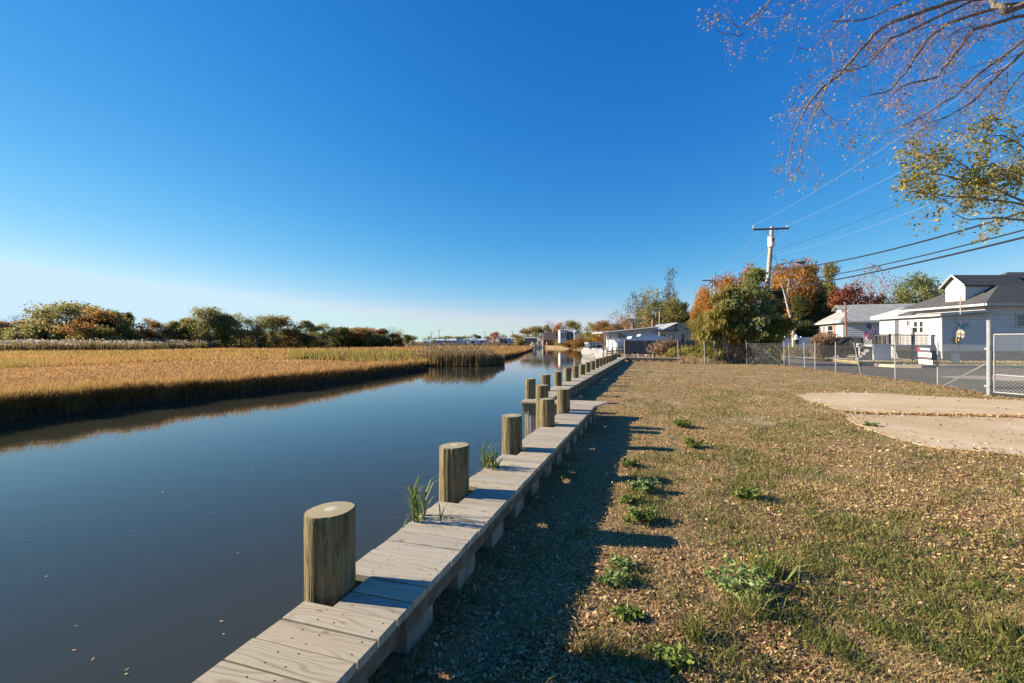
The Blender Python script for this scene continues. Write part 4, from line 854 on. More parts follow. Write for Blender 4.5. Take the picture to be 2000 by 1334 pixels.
for l, w_ in ((6,1.5),(7.5,1.2),(8.8,.75)):
    for sd_ in (-1,1): mb.tube([sv+f_*l+s_*sd_*w_+Vector((0,0,1.2)), sv+f_*l+s_*sd_*w_+Vector((0,0,1.95))], .015, 4)
child(mb, 'bow_rail', M['galv'], cb_)
mb = MB(); mb.tube([sv+f_*10+Vector((0,0,1.3)), sv+f_*9.7+Vector((-.4,0,.1))], .05, 5); child(mb, 'mooring_line', simple('rusty_orange_line', (.35,.16,.06), .9), cb_)
p_ = (atd(1170,667,66)[0], 66, -1.0); sb = empty('runabout', p_, 'small white runabout boat moored beside the cabin cruiser', 'boat'); fw2 = Vector((.35,-1,0))
mb = MB(); hull(mb, 5, 1.9, .95, -.3, fw2, p_); child(mb, 'hull', M['boatwhite'], sb)
mb = MB(); obox(mb, p_, fw2, 1.2, 3.2, -.7, .7, .95, 1.32, .3); child(mb, 'cabin', M['white'], sb)
mb = MB(); obox(mb, p_, fw2, 3.0, 3.1, -.5, .5, 1.06, 1.24, .0); child(mb, 'windscreen', M['glass'], sb)
# dry-docked boat behind the board fence
p_ = (atd(1315,667,55)[0], 55, 1.05); tb = empty('dry_docked_boat', p_, 'long white boat propped ashore behind the grey board fence, its bow pointing at the creek', 'boat'); fw3 = Vector((-1,-.08,0))
mb = MB(); hull(mb, 7.4, 2.3, .72, -.1, fw3, p_); child(mb, 'hull', simple('bluish_white_gelcoat', (.66,.72,.80), .4, var=.06), tb)
mb = MB(); obox(mb, p_, fw3, 1.3, 5.6, -.8, .8, .74, 1.12, .25); obox(mb, p_, fw3, 2.2, 4.4, -.6, .6, 1.12, 1.38, .2); child(mb, 'cabin', M['white'], tb)
for l in (1.5, 3.4, 5.4): mb = MB(); obox(mb, p_, fw3, l, l+.15, -.7, .7, -1.15, .0); child(mb, 'prop_stand', M['timber'], tb)

# ------------------------------------------------------------------ board fence, creekside house
bfz = empty('board_fence', (17, 52, .0), 'weathered dark grey vertical board fence beside the creekside house', 'fence')
A, B = Vector((atd(1219,667,51.6)[0],51.6,0)), Vector((atd(1356,667,52.4)[0],52.4,0)); D = (B-A); Lf = D.length; D.normalize(); Nn = Vector((D.y,-D.x,0)); mb = MB(); s = 0
while s < Lf: w_ = .14; gbox(mb, A, D, Nn, s, s+w_-.012, -.05, 1.68+random.uniform(-.04,.05)+.012*(s > 4), 0, .022+random.uniform(0,.008)); s += w_
child(mb, 'boards', M['boardfence'], bfz)
for s in (0, 2.4, 4.8, 7.2): mb = MB(); gbox(mb, A, D, Nn, s, s+.1, -.1, 1.8 if s == 0 else 1.66, .03, .12); child(mb, 'post', M['polewood'], bfz)
CH = empty('creekside_house', (20, 62, 0), 'pale blue single storey house with a gable and long open-sided porch by the creek', 'house')
dC = 62; cxp = lambda px: (px-1000)/F*dC
g0, g1, gl = cxp(1288), cxp(1352), cxp(1208)
mb = MB(); siding(mb, (g0,dC,0), X, -Y_, [(0,.2),(g1-g0,.2),(g1-g0,3.0),((g1-g0)*.5,4.02),(0,3.0)], .16); siding(mb, (gl,dC+.6,0), X, -Y_, [(0,.2),(g0-gl,.2),(g0-gl,3.5),(0,3.15)], .16); child(mb, 'wall', M['siding_blue_and_shaded'], CH)
mb = MB(); siding(mb, (gl,dC+8,0), -Y_, -X, [(0,.2),(7.4,.2),(7.4,3.1),(0,3.1)], .16); child(mb, 'wall', M['siding_white'], CH)
mb = MB(); mb.box(gl+.1,g1-.1,dC+.9,dC+8,-.2,.25); child(mb, 'foundation', M['found'], CH)
mb = MB(); gm = (g0+g1)/2; slab(mb, [(g0-.4,dC-.4,2.92),(gm,dC-.4,4.15),(gm,dC+8,4.15),(g0-.4,dC+8,2.92)], .1); slab(mb, [(gm,dC-.4,4.15),(g1+.4,dC-.4,2.92),(g1+.4,dC+8,2.92),(gm,dC+8,4.15)], .1); slab(mb, [(cxp(1177),dC-.2,2.86),(g0-.2,dC-.2,3.62),(g0-.2,dC+8,3.62),(cxp(1177),dC+8,2.86)], .1); child(mb, 'roof', simple('pale_metal_roof', (.30,.32,.33), .5), CH)
mb = MB(); 
for a, b in (((g0-.42,dC-.44,2.86),(gm,dC-.44,4.08)),((gm,dC-.44,4.08),(g1+.42,dC-.44,2.86)),((cxp(1177)-.03,dC-.24,2.78),(g0-.2,dC-.24,3.54))): mb.tube([a, b], .09, 4)
mb.tube([(cxp(1177)-.03,dC-.2,2.78),(cxp(1177)-.03,dC+8,2.78)], .09, 4); child(mb, 'fascia', M['white'], CH)
mb = MB(); mb.box(g0-.3,gm+.3,dC-.9,dC-.05,3.02,3.10); child(mb, 'awning', M['shingle_dark'], CH)
for k in range(4): mb = MB(); xx = cxp(1180)+k*.55; mb.box(xx,xx+.09,dC,dC+.09,.1,2.72+k*.05); child(mb, 'porch_post', M['white'], CH)
for a, b, z0, z1 in ((1218,1223,1.55,2.5),(1330,1336,1.55,2.55),(1289,1300,1.7,2.6),(1312,1317,1.75,2.4)):
    window(CH, (0,dC+(.6 if a < 1280 else 0),0), X, -Y_, cxp(a), cxp(b), z0, z1, fw=.08)
window(CH, (0,dC+.6,0), X, -Y_, gl+.1, gl+.65, 1.4, 2.7, fw=.05)
mb = MB(); mb.box(gm-.22,gm-.05,dC-.5,dC-.3,3.0,4.0); child(mb, 'vent_pipe', M['timber'], CH)
mb = MB(); xx = atd(1276,667,66)[0]; mb.box(xx-.18,xx+.18,65.8,66.2,3,4.75); child(mb, 'chimney', simple('red_brick_chimney', (.28,.12,.08), .9), CH)
# landing stage at the creek house
ls = empty('landing_stage', (13.2, 56, -.4), 'weathered wooden landing stage and steps on the creek bank below the house', 'jetty')
mb = MB(); mb.box(11.9,14.6,54.5,60,-.05,.05); child(mb, 'deck', M['timber'], ls)
for xx in (12.0,13.2,14.4):
    for yy in (54.6,57.5,59.9): mb = MB(); mb.tube([(xx,yy,-1.6),(xx,yy,.85 if xx < 13 else .7)], .09, 8); child(mb, 'post', M['timber'], ls)
mb = MB()
for zz in (.45,.8): mb.box(11.95,14.5,54.55,54.63,zz,zz+.08)
child(mb, 'rail', M['timber'], ls)
# stones
for k in range(26):
    rs = random.uniform(.05,.15); x = atd(random.uniform(1246,1276) if k < 20 else random.uniform(1206,1232),667,40)[0]; y = 39+random.uniform(0,3); t_ = MB(); import bmesh
    bm = bmesh.new(); bmesh.ops.create_icosphere(bm, subdivisions=2, radius=rs)
    for v in bm.verts: v.co *= 1+random.uniform(-.16,.16); v.co.z *= .7
    me = bpy.data.meshes.new('stone'); bm.to_mesh(me); bm.free(); me.materials.append(M['stone']); o = bpy.data.objects.new('stone', me); COL.objects.link(o); o.location = (x, y, random.uniform(.02,.18)+rs*.3+(0.18 if k % 3 == 0 else 0))
    tag(o, 'pale rounded stone in the pile behind the far cross boardwalk', 'stone', 'stones piled behind the far boardwalk')

# ------------------------------------------------------------------ far buildings
def farhouse(px0, px1, pyt, pyr, d, label, wallm, roofm, zb=-.5, depth=8, ridge='x', wins=3, name='far_house', cat='house', grp=None):
    x0, x1 = (px0-1000)/F*d, (px1-1000)/F*d; ze, zr = EYE+(667-pyt)/F*d, EYE+(667-pyr)/F*d; t = empty(name, ((x0+x1)/2, d, zb), label, cat, grp)
    mb = MB(); mb.box(x0,x1,d,d+depth,zb,ze); 
    if ridge == 'y': mb.add([(x0,d,ze),(x1,d,ze),((x0+x1)/2,d,zr-.05)], [[0,1,2]]); mb.add([(x0,d+depth,ze),(x1,d+depth,ze),((x0+x1)/2,d+depth,zr-.05)], [[2,1,0]])
    else: mb.add([(x0,d,ze),(x0,d+depth,ze),(x0,d+depth/2,zr-.05)], [[0,1,2]]); mb.add([(x1,d,ze),(x1,d+depth,ze),(x1,d+depth/2,zr-.05)], [[2,1,0]])
    child(mb, 'wall', wallm, t); mb = MB(); o = .3
    if ridge == 'y':
        xm = (x0+x1)/2; slab(mb, [(x0-o,d-o,ze-.1),(xm,d-o,zr),(xm,d+depth,zr),(x0-o,d+depth,ze-.1)], .12); slab(mb, [(xm,d-o,zr),(x1+o,d-o,ze-.1),(x1+o,d+depth,ze-.1),(xm,d+depth,zr)], .12)
    else:
        ym = d+depth/2; slab(mb, [(x0-o,d-o,ze-.1),(x1+o,d-o,ze-.1),(x1+o,ym,zr),(x0-o,ym,zr)], .12); slab(mb, [(x0-o,ym,zr),(x1+o,ym,zr),(x1+o,d+depth,ze-.1),(x0-o,d+depth,ze-.1)], .12)
    child(mb, 'roof', roofm, t)
    for k in range(wins):
        w_ = (x1-x0)/(wins*2.2+1); xa = x0+(x1-x0)*(k+.5)/wins-w_/2; h_ = ze-zb; mb = MB(); mb.box(xa,xa+w_,d-.06,d-.01,zb+h_*.35,zb+h_*.78); child(mb, 'window', M['glass'], t)
    return t
farhouse(1094,1106,644.5,643,172,'narrow white two storey house among trees on the right bank',M['siding_white'],M['shingle_grey'],zb=1.0,depth=7)
farhouse(1106,1124,648,641.5,176,'grey roofed house right of the narrow white house',simple('grey_green_wall',(.30,.34,.33),.8),M['shingle_grey'],zb=1.0,depth=9)
farhouse(1122,1131,650,645,170,'small bright white gabled annexe on the right bank',M['siding_white'],M['shingle_grey'],zb=1.0,ridge='y',wins=0,depth=6)
farhouse(1060,1086,664,649.5,196,'house with a big brown roof at the bend of the creek',simple('brown_wall',(.16,.11,.09),.8),M['shingle_brown'],zb=-.6,depth=8)
farhouse(1236,1262,630,620.5,100,'dark roofed house half hidden by bare trees behind the creekside house',simple('dark_brown_wall',(.13,.09,.075),.8),M['shingle_dark'],zb=0,depth=8,wins=2)
cn = farhouse(1024,1049,659.8,658.8,205,'flat canopy roof at the far bend of the creek',M['found'],M['roofwhite'],zb=.9,depth=6,wins=0,name='boat_canopy',cat='canopy')
def fj(px0,px1,pyt,pyb,d,label,mat,name,cat,posts=True):
    x0, x1 = (px0-1000)/F*d, (px1-1000)/F*d; z1, z0 = EYE+(667-pyt)/F*d, EYE+(667-pyb)/F*d; t = empty(name, ((x0+x1)/2,d,z0), label, cat)
    mb = MB(); mb.box(x0,x1,d,d+3,max(z0,-1.05),z1); child(mb, 'deck' if posts else 'cover', mat, t)
    mb = MB()
    for k in range(4): xx = x0+(x1-x0)*(k+.3)/4; mb.box(xx-.12,xx+.12,d-.2,d,-1.4,z1+.5)
    child(mb, 'posts', M['timber'], t)
fj(1044,1074,675.6,679.5,188,'pale floating dock at the bend of the creek',simple('pale_dock_timber',(.55,.50,.38),.8),'floating_dock','dock')
fj(1068,1080,668,674,190,'orange covered float beside the brown roofed house',M['orangetarp'],'covered_float','float',False)
fj(1080,1093,672.5,677,189,'dark boathouse deck left of the yellow bush',M['timber'],'boathouse_deck','dock')
for pa_, pb_, nm in ((1037,1046,'white moored boat left of the dock at the creek bend'),(1047,1056,'second white moored boat at the creek bend'),(1089,1106,'white boat hauled out under the bank trees')):
    p_ = ((pa_-1000)/F*192,192,-.55 if pa_ < 1080 else -.1); t = empty('moored_boat', p_, nm, 'boat', 'boats at the creek bend'); L_ = (pb_-pa_)/F*192
    mb = MB(); hull(mb, L_, 2.4, 1.1, -.6, (1,.05,0), p_); child(mb, 'hull', M['white'], t)
    mb = MB(); obox(mb, p_, (1,.05,0), L_*.2, L_*.6, -.8, .8, 1.1, 2.0, .3); child(mb, 'cabin', M['dirtywhite'], t)
plainpole(1060.5,651,1060.5,187,'bright white flagpole by the brown roofed house',.12,(1059.5,651,1061.5,651),zb=-.9,mat='white',name='flagpole',cat='flagpole',grp=None)
blu = simple('far_bluish_white',(.52,.60,.72),.6)
for a, b, t_, r_, wm, rm_, rg, lb in ((827,837,665.5,664.3,M['roofwhite'],M['roofwhite'],'x','leftmost low white shed on the far shore'),(851,866,664.5,662,blu,blu,'x','pale blue shed right of the tallest far pole'),(866,876,665,663.3,M['found'],M['roofwhite'],'x','dark walled shed with white roof on the far shore'),
    (876,889,664.5,661.3,blu,M['roofwhite'],'x','long shed with white roof left of the white gable'),(890,904,666,661.8,M['roofwhite'],blu,'y','white gabled boat shed on the far shore'),(905,913,667,665,M['roofwhite'],M['roofwhite'],'y','small white tent shape right of the white gable'),
    (916,949,664,661.8,blu,blu,'x','long low bluish warehouse on the far shore'),(919,927,661,659.6,M['roofwhite'],M['roofwhite'],'x','bright white box on top of the far warehouse'),(949,954,664,661.5,M['roofwhite'],M['roofwhite'],'y','white end bay left of the far red tree'),
    (976,989,661.5,655,M['blueroof'],M['found'],'x','bright blue shop with grey roof on the far shore'),(987,1001,664.5,662.3,blu,blu,'x','low lavender shed right of the blue shop')):
    farhouse(a,b,t_,r_,300 if a != 919 else 303,lb,wm,rm_,zb=-.6,ridge=rg,depth=12,wins=2 if b-a > 10 else 0,name='far_shed',cat='shed',grp='sheds on the far shore')
# ------------------------------------------------------------------ vegetation helpers
def unit(v): return v/(np.linalg.norm(v, axis=1, keepdims=True)+1e-9)
def leaves(mb, C, size, a, flat=0.0, long=1.5, m=0, droop=0.0):
    n = len(C); N = rng.normal(size=(n,3)); N[:,2] = N[:,2]*(1+flat)+flat*.8; N = unit(N)
    T = rng.normal(size=(n,3)); T[:,2] -= droop*2; T = unit(T-N*(T*N).sum(1, keepdims=True)); B = np.cross(N, T)
    s = np.broadcast_to(size, (n,))[:,None]*rng.uniform(.6,1.35,(n,1)); L = s*long*.5; Wd = s*.5
    V = np.concatenate([C-T*L, C+B*Wd*.8+T*L*.05, C+T*L, C-B*Wd*.8+T*L*.05]); i = np.arange(n)
    mb.add(V, np.stack([i, i+n, i+2*n, i+3*n], 1), m, a)
def blades(mb, P, h, w, lean, a, m=0, ang=None, curve=.5):
    n = len(P); P = np.asarray(P); th = rng.uniform(0, 2*math.pi, n) if ang is None else ang; ph = rng.uniform(0, 2*math.pi, n)
    h = np.broadcast_to(h, (n,)); w = np.broadcast_to(w, (n,)); lean = np.broadcast_to(lean, (n,))
    S = np.stack([np.cos(ph), np.sin(ph), np.zeros(n)], 1)*(w/2)[:,None]; D = np.stack([np.cos(th), np.sin(th), np.zeros(n)], 1)
    mid = P+D*(h*lean*.35)[:,None]; mid[:,2] += h*.55; tip = P+D*(h*lean)[:,None]; tip[:,2] += h*np.sqrt(np.clip(1-lean**2*curve, .05, 1))
    V = np.concatenate([P-S, P+S, mid+S*.75, mid-S*.75, tip]); i = np.arange(n)
    mb.add(V, np.stack([i, i+n, i+2*n, i+3*n], 1), m, a); mb.add(np.zeros((0,3)), np.zeros((0,3), dtype=int)) if False else None
    f2 = np.stack([i+3*n, i+2*n, i+4*n], 1)-0
    s_n = len(V); mb.L.append((f2+mb.n-s_n).ravel()); mb.S.append(np.full(n, 3)); mb.M.append(np.full(n, m)); mb.A.append(np.broadcast_to(np.asarray(a, dtype=np.float32), (n,)).copy()); mb.UV.append(np.zeros((3*n, 2), dtype=np.float32))
def stuff(mb, name, mat, label, cat): o = mb.build(name, mat); o['kind'] = 'stuff'; o['label'] = label; o['category'] = cat; return o

# ------------------------------------------------------------------ lawn: blades and litter
def lawn_pts(n, y0=1500, y1=712, px0=560, px1=3000, power=1.0):
    py = y1+(y0-y1)*rng.random(n)**power; px = rng.uniform(px0, px1, n); d = F*EYE/(py-667); x = (px-1000)/F*d
    u, v = x*ST+d*CT, x*CT-d*ST
    ok = (d < 36.6) & (x < fence_x(d)+.2) & (v > np.where(u < 9.7, -1.14, -2.2)) & (u < 36.5)
    jx, jd = x+rng.normal(0,.13,n), d+rng.normal(0,.13,n)
    for s in slabs: ok &= ~inside(jx, jd, s)
    return x[ok], d[ok]
def greenness(x, y): return np.clip((fnoise(x-7, y+5, 4.5)-.50)*2.2+(fnoise(x+3, y-2, 1.1)-.50)*4.5+(fnoise(x, y, .35)-.52)*3.2, -1, 1)
x, y = lawn_pts(1150000, power=1.35); g = greenness(x, y)
bare = fnoise(x-20, y+8, 1.1); keep = (rng.random(len(x)) < np.clip((.64-bare)*6, .18, 1)*np.where(x > 1.5+.35*y, .6, 1)); x, y, g = x[keep], y[keep], g[keep]
dd = np.hypot(x, y); n = len(x); isg = rng.random(n) < np.clip(.11+.28*g, .02, .50)
strip = (x*CT-y*ST) < np.where(x*ST+y*CT < 9.7, -.30, -1.35); isg &= ~(strip & (rng.random(n) < .8)); kk = ~(strip & (rng.random(n) < .75)); x, y, g, dd, isg = x[kk], y[kk], g[kk], dd[kk], isg[kk]; n = len(x)  # bare chip ground in the walk's shadow strip; thinned grass deepens the shade
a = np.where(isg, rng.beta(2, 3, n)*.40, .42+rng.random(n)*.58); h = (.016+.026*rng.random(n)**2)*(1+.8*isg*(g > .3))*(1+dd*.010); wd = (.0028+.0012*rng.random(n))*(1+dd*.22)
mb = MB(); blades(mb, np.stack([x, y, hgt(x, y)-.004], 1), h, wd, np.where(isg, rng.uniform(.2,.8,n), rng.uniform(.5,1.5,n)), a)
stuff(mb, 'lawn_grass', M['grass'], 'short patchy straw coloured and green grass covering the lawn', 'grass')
x, y = lawn_pts(330000, power=1.0); c = fnoise(x+40, y+11, .8); keep = (rng.random(len(x)) < np.clip((c-.41)*3.8, .12, 1)) & (np.hypot(x, y) < 22); x, y = x[keep], y[keep]; dd = np.hypot(x, y)
mb = MB(); leaves(mb, np.stack([x, y, hgt(x, y)+.004+.010*rng.random(len(x))], 1), (.0075+.009*rng.random(len(x))**1.6)*(1+dd*.06), rng.random(len(x)), flat=2.2, long=1.9)
x, y = lawn_pts(5000); dd = np.hypot(x, y); leaves(mb, np.stack([x, y, hgt(x, y)+.012], 1), .019*(1+dd*.03), .5+.5*rng.random(len(x)), flat=1.6, long=1.5)
px_ = rng.uniform(1640, 2300, 2600); yy_ = np.interp(px_, [1640,1720,1800,1900,2000,2350], [804,808,809.3,811.5,814.3,824.5])+rng.normal(0,.9,2600); d_ = F*(EYE-.02)/(yy_-667); leaves(mb, np.stack([(px_-1000)/F*d_, d_, np.full(2600,.028)], 1), .035, rng.random(2600), flat=1.5, long=1.5)
px_ = rng.uniform(1560, 2300, 500); yy_ = rng.uniform(772, 885, 500); d_ = F*(EYE-.02)/(yy_-667); leaves(mb, np.stack([(px_-1000)/F*d_, d_, np.full(500,.028)], 1), .03, rng.random(500), flat=2, long=1.5)
# gravelly rim where the slab meets the lawn
for s, cnt in ((slabs[0], 700), (slabs[1], 1200)):
    P = np.array(s); seg = rng.integers(0, len(P), cnt); t_ = rng.random(cnt)[:,None]; Q = P[seg]*(1-t_)+P[(seg+1) % len(P)]*t_+rng.normal(0, .22, (cnt,2))
    leaves(mb, np.concatenate([Q, np.full((cnt,1), .026)], 1), .03, .3+.7*rng.random(cnt), flat=1.5, long=1.4)
stuff(mb, 'leaf_litter', M['litter'], 'dry leaves and wood chips strewn over the lawn', 'leaf litter')
# scattered greener tufts
x, y = lawn_pts(900, power=.9); g = greenness(x, y); k = rng.random(len(x)) < np.clip(.35+g*.5, .05, .8); x, y = x[k], y[k]; mb = MB()
for xx, yy in zip(x, y):
    dd = math.hypot(xx, yy); m_ = int(random.uniform(14, 40)); r_ = random.uniform(.03,.10)*(1+dd*.02); P = np.stack([xx+rng.normal(0,r_,m_), yy+rng.normal(0,r_,m_), np.full(m_,.0)], 1); P[:,2] = hgt(P[:,0], P[:,1])
    blades(mb, P, rng.uniform(.03,.075,m_), .0045*(1+dd*.12), rng.uniform(.4,1.1,m_), rng.random(m_)*.38)
stuff(mb, 'grass_tufts', M['grass'], 'greener tufts of longer grass dotted over the lawn', 'grass')

# distinct weed clumps
def weed(px, py, size, label, kind='leafy', mat='weed'):
    x, y, _ = onz(px, py, 0); z = float(hgt(np.array([x]), np.array([y]))[0]); t = empty('weed', (x, y, z), label, 'weed', 'weeds on the lawn'); mb = MB(); st_ = MB()
    if kind == 'blade':
        n = 90; P = np.stack([rng.normal(0,size*.16,n), rng.normal(0,size*.16,n), np.zeros(n)], 1); blades(mb, P, rng.uniform(.35,.7,n)*size, .008 if mat == 'weed' else .0055, rng.uniform(.3,1.1,n), rng.random(n) if mat == 'weed' else rng.random(n)*.5)
        P = np.stack([rng.normal(0,size*.1,14), rng.normal(0,size*.1,14), np.zeros(14)], 1); blades(st_, P, .3*size, .006, .6, rng.random(14))
    else:
        ns = int(9+size*30)
        for k in range(ns):
            a = random.uniform(0, 6.28); r = random.random()**.6*size*.5; hx = random.uniform(.25,.6)*size*.55; bx, by = r*math.cos(a), r*math.sin(a)*.75
            st_.tube([(bx*.5,by*.5,0),(bx*.85,by*.85,hx*.6),(bx,by,hx)], .0018, 3, cap=False)
            m_ = 30; tt = rng.random(m_); C = np.stack([bx*(.6+.4*tt)+rng.normal(0,.018,m_), by*(.6+.4*tt)+rng.normal(0,.018,m_), hx*(.25+.8*tt)], 1); leaves(mb, C, .022, rng.random(m_)**1.3, flat=.8, long=1.9)
    for m_, nm in ((mb, 'leaves'), (st_, 'stems')): o = m_.build(nm, M[mat]); o.parent = t
for a in [(1440,1160,.42,'big feathery pale green weed patch in the middle of the lawn foreground','leafy','weedsilver'),
    (1500,1128,.38,'spiky dark green weed growing out of the right side of the big feathery patch','blade','weed'),
    (1472,1182,.20,'small feathery weed just below the big feathery patch','leafy','weedsilver'),
    (1198,1140,.22,'silvery weed sprig at the edge of the walkway shadow','leafy','weedsilver'),
    (1218,1112,.13,'tiny silvery sprig right above the silvery weed at the shadow edge','leafy','weedsilver'),
    (1245,1022,.34,'low green weed clump between the two large piling shadows','leafy','weed'),
    (1228,985,.20,'small green sprout left of the ragged weed pair at the shadow edge','leafy','weed'),
    (1262,965,.40,'ragged grey green weed clump beside the third piling shadow','leafy','weedsilver'),
    (1232,915,.26,'bright green weed at the tip of the walkway shadow','leafy','weed'),
    (1330,836,.45,'wide bright green weed patch farthest up the lawn edge','leafy','weed'),
    (1355,875,.40,'flat dark green weed patch below the farthest bright patch','leafy','weed'),
    (1462,975,.34,'isolated mid green weed in the middle of the lawn','leafy','weed'),
    (1320,1308,.20,'bright green leafy weed at the bottom edge of the lawn','leafy','weed'),
    (1222,1215,.16,'yellow green sprout among grass near the bottom shadow edge','leafy','weed'),
    (1355,1255,.26,'coarse grass clump near the bottom of the lawn','blade','grass'),
    (1480,1210,.28,'dark fine grass clump under the feathery patch','blade','grass'),
    (1955,1245,.34,'large coarse grass clump at the lower right','blade','grass'),
    (1150,1290,.26,'shaded dark grass clump beside the near boardwalk','blade','grass'),
    (1700,833,.22,'lone flat weed on the sandy edge of the concrete slab','leafy','weed')]: weed(*a)
def reedtuft(px, py, d, label, n=7, s=1.0):
    x, y, z = atd(px, py, d); t = empty('reed_tuft', (x, y, -1.0), label, 'reeds', 'reed tufts beside the boardwalk'); mb = MB(); stm = MB()
    for k in range(n):
        bx, by = random.uniform(-.09,.09)*s, random.uniform(-.07,.07)*s; H = (z+1.0)*random.uniform(.70,1.0); lx, ly = random.uniform(-.10,.10), random.uniform(-.06,.06)
        stm.tube([(bx,by,-.3),(bx+lx*.4,by+ly*.4,H*.6),(bx+lx,by+ly,H)], .0035, 4, cap=False)
        m_ = 16; tt = rng.uniform(.70,.99,m_); P = np.stack([bx+lx*tt**2, by+ly*tt**2, H*tt], 1); blades(mb, P, rng.uniform(.10,.24,m_)*s, .011, rng.uniform(.4,1.1,m_), rng.random(m_)*.8)
    for m_, nm, mt in ((mb, 'leaves', 'weed'), (stm, 'stems', 'lf_yolive')): o = m_.build(nm, M[mt]); o.parent = t
reedtuft(826, 940, 3.20, 'green reed tuft rising from the water between the first and second pilings', 13)
reedtuft(959, 862, 4.55, 'green reed tuft rising from the water between the second and third pilings', 16)

# ------------------------------------------------------------------ marsh grass
mp2 = [(p[0], p[1]) for p in marsh_poly]
ditch = np.array([(-900,742),(-300,731),(0,721),(130,717),(250,710.5),(400,704.5),(500,702.5),(600,703),(690,706.8)])
near_x = np.array([p[0] for p in shore_px]); near_y = np.array([p[1] for p in shore_px])
def marsh_sample(n, ylo, yhi, px0=-260, px1=1060):
    px = rng.uniform(px0, px1, n); py = rng.uniform(ylo, yhi, n); d = F*(EYE+.5)/(py-667); x = (px-1000)/F*d
    ok = inside(x, d, mp2); return px[ok], py[ok], x[ok], d[ok]
px, py, x, d = marsh_sample(330000, 671, 875)
sd = F*2.56/(np.interp(px, near_x, near_y)-667); near_zone = d < F*2.06/(np.interp(px, ditch[:,0], ditch[:,1])-667); near_zone &= px < 845
edge = near_zone & (d < sd*(1+.03+.15*rng.random(len(d)))); n = len(x)
clump = fnoise(x, d*.6, 2.0); n2 = fnoise(x+50, d+9, 6.0); lift = fnoise(x, d, .7)
h = np.where(near_zone, .20+.10*lift, .34+.22*clump); h = np.where(edge, (.20+.55*clump)*rng.uniform(.5,1.25,n), h)
a = np.where(near_zone, .70+.25*(clump-.4)+rng.normal(0,.10,n), .36+.9*(n2-.45)+rng.normal(0,.09,n))
a = np.where(near_zone & ~edge, np.maximum(a, .56), a)
el = np.clip((520-px)/520, 0, 1); a = np.where(edge, .34+.28*(1-el)+.9*(clump-.5)+rng.normal(0,.08,n), a)
bandy = np.clip((py-673)/14, 0, 1); a = np.where(~near_zone, a*bandy+(1-bandy)*(.62+rng.normal(0,.08,n)), a)
col = (~near_zone) & (px > 600) & (px < 830) & (py > 690); a = np.where(col, .10+.9*(clump-.4), a); h = np.where(col, h*1.3, h)
mb = MB(); blades(mb, np.stack([x, d, np.full(n,-.53)+.10*(lift-.5)], 1), h*rng.uniform(.75,1.25,n), np.maximum(.012, d*.0013), np.where(near_zone & ~edge, rng.uniform(.7,1.5,n), rng.uniform(.1,.7,n)), np.clip(a, 0, 1))
# overhanging fringe on the bank edge
npx = 26000; px = rng.uniform(-250, 1040, npx); allsh = shore_px; qx = np.array([p[0] for p in allsh]+[940,962,985,1007,1022,1036]); qy = np.array([p[1] for p in allsh]+[706.5,704,700,696,690.5,685])
sel = (px < 837) | (px > 940); px = px[sel]; o_ = np.argsort(qx); yy = np.interp(px, qx[o_], qy[o_]); d = F*2.56/(yy-667)*(1+rng.random(len(px))**1.5*.03); x = (px-1000)/F*d; n = len(px); cl = fnoise(px, px*0, 22)
blades(mb, np.stack([x, d, -1.04+.5*rng.random(n)], 1), (.45+.40*cl)*rng.uniform(.6,1.2,n), np.maximum(.014, d*.0014), rng.uniform(.05,.75,n), np.clip(.30+.9*(cl-.45)+.2*(px > 300)+rng.normal(0,.08,n), 0, 1))
stuff(mb, 'marsh_grass', M['marsh'], 'orange and olive salt marsh grass covering the flat bank across the creek', 'marsh grass')
# tall reeds
def reeds(name, label, pxr, pyr, n, h, hv, plume, a0, a1, m='reed'):
    px = rng.uniform(*pxr, n); b0 = np.interp(px, pyr[0], pyr[1]); b1 = np.interp(px, pyr[0], pyr[2]); py = b0+(b1-b0)*rng.random(n); d = F*2.06/(py-667); x = (px-1000)/F*d
    hh = h*(.55+.8*fnoise(x, d, 3))*(np.clip(np.minimum(px-pxr[0], pxr[1]-px)/(35 if name == 'creek_reeds' else 12), .25, 1)**.7)*rng.uniform(1-hv,1+hv,n); mb = MB(); P = np.stack([x, d, np.full(n,-.95 if name == 'creek_reeds' else -.6)], 1); hh = hh+(.35 if name == 'creek_reeds' else 0); blades(mb, P, hh, np.maximum(.02, d*.0012), rng.uniform(.02,.22,n), np.clip(a0+(a1-a0)*rng.random(n)+.3*(fnoise(x,d,3)-.5), 0, 1))
    if plume:
        k = rng.random(n) < plume; T = P[k].copy(); T[:,2] += hh[k]*.95; T[:,0] += hh[k]*rng.uniform(-.05,.1,k.sum()); 
        leaves(mb, T, .28 if name == 'plumed_reeds' else .16, rng.random(k.sum()), long=1.7, m=1)
    o = mb.build(name, [M[m], M['plume'] if name == 'plumed_reeds' else M['dry']]); o['kind'] = 'stuff'; o['label'] = label; o['category'] = 'reeds'
reeds('plumed_reeds', 'band of tall reeds with whitish plumes in front of the far trees', (-200, 470), ([-200,0,250,470],[683,683,682,677.5],[687,687,685,679]), 17000, 2.15, .25, .26, .1, .9)
reeds('creek_reeds', 'dark olive stand of tall reeds at the water edge in the middle distance', (800, 985), ([800,850,940,985],[700,697,699,699],[704.2,705.9,707,702]), 12000, 1.2, .35, .15, .3, 1.1)
reeds('bank_reeds', 'yellow green reedy strip along the marsh ditch', (560, 840), ([560,700,840],[694,692,693],[703,704,703.5]), 8000, .95, .25, 0, .0, .25, m='marsh')

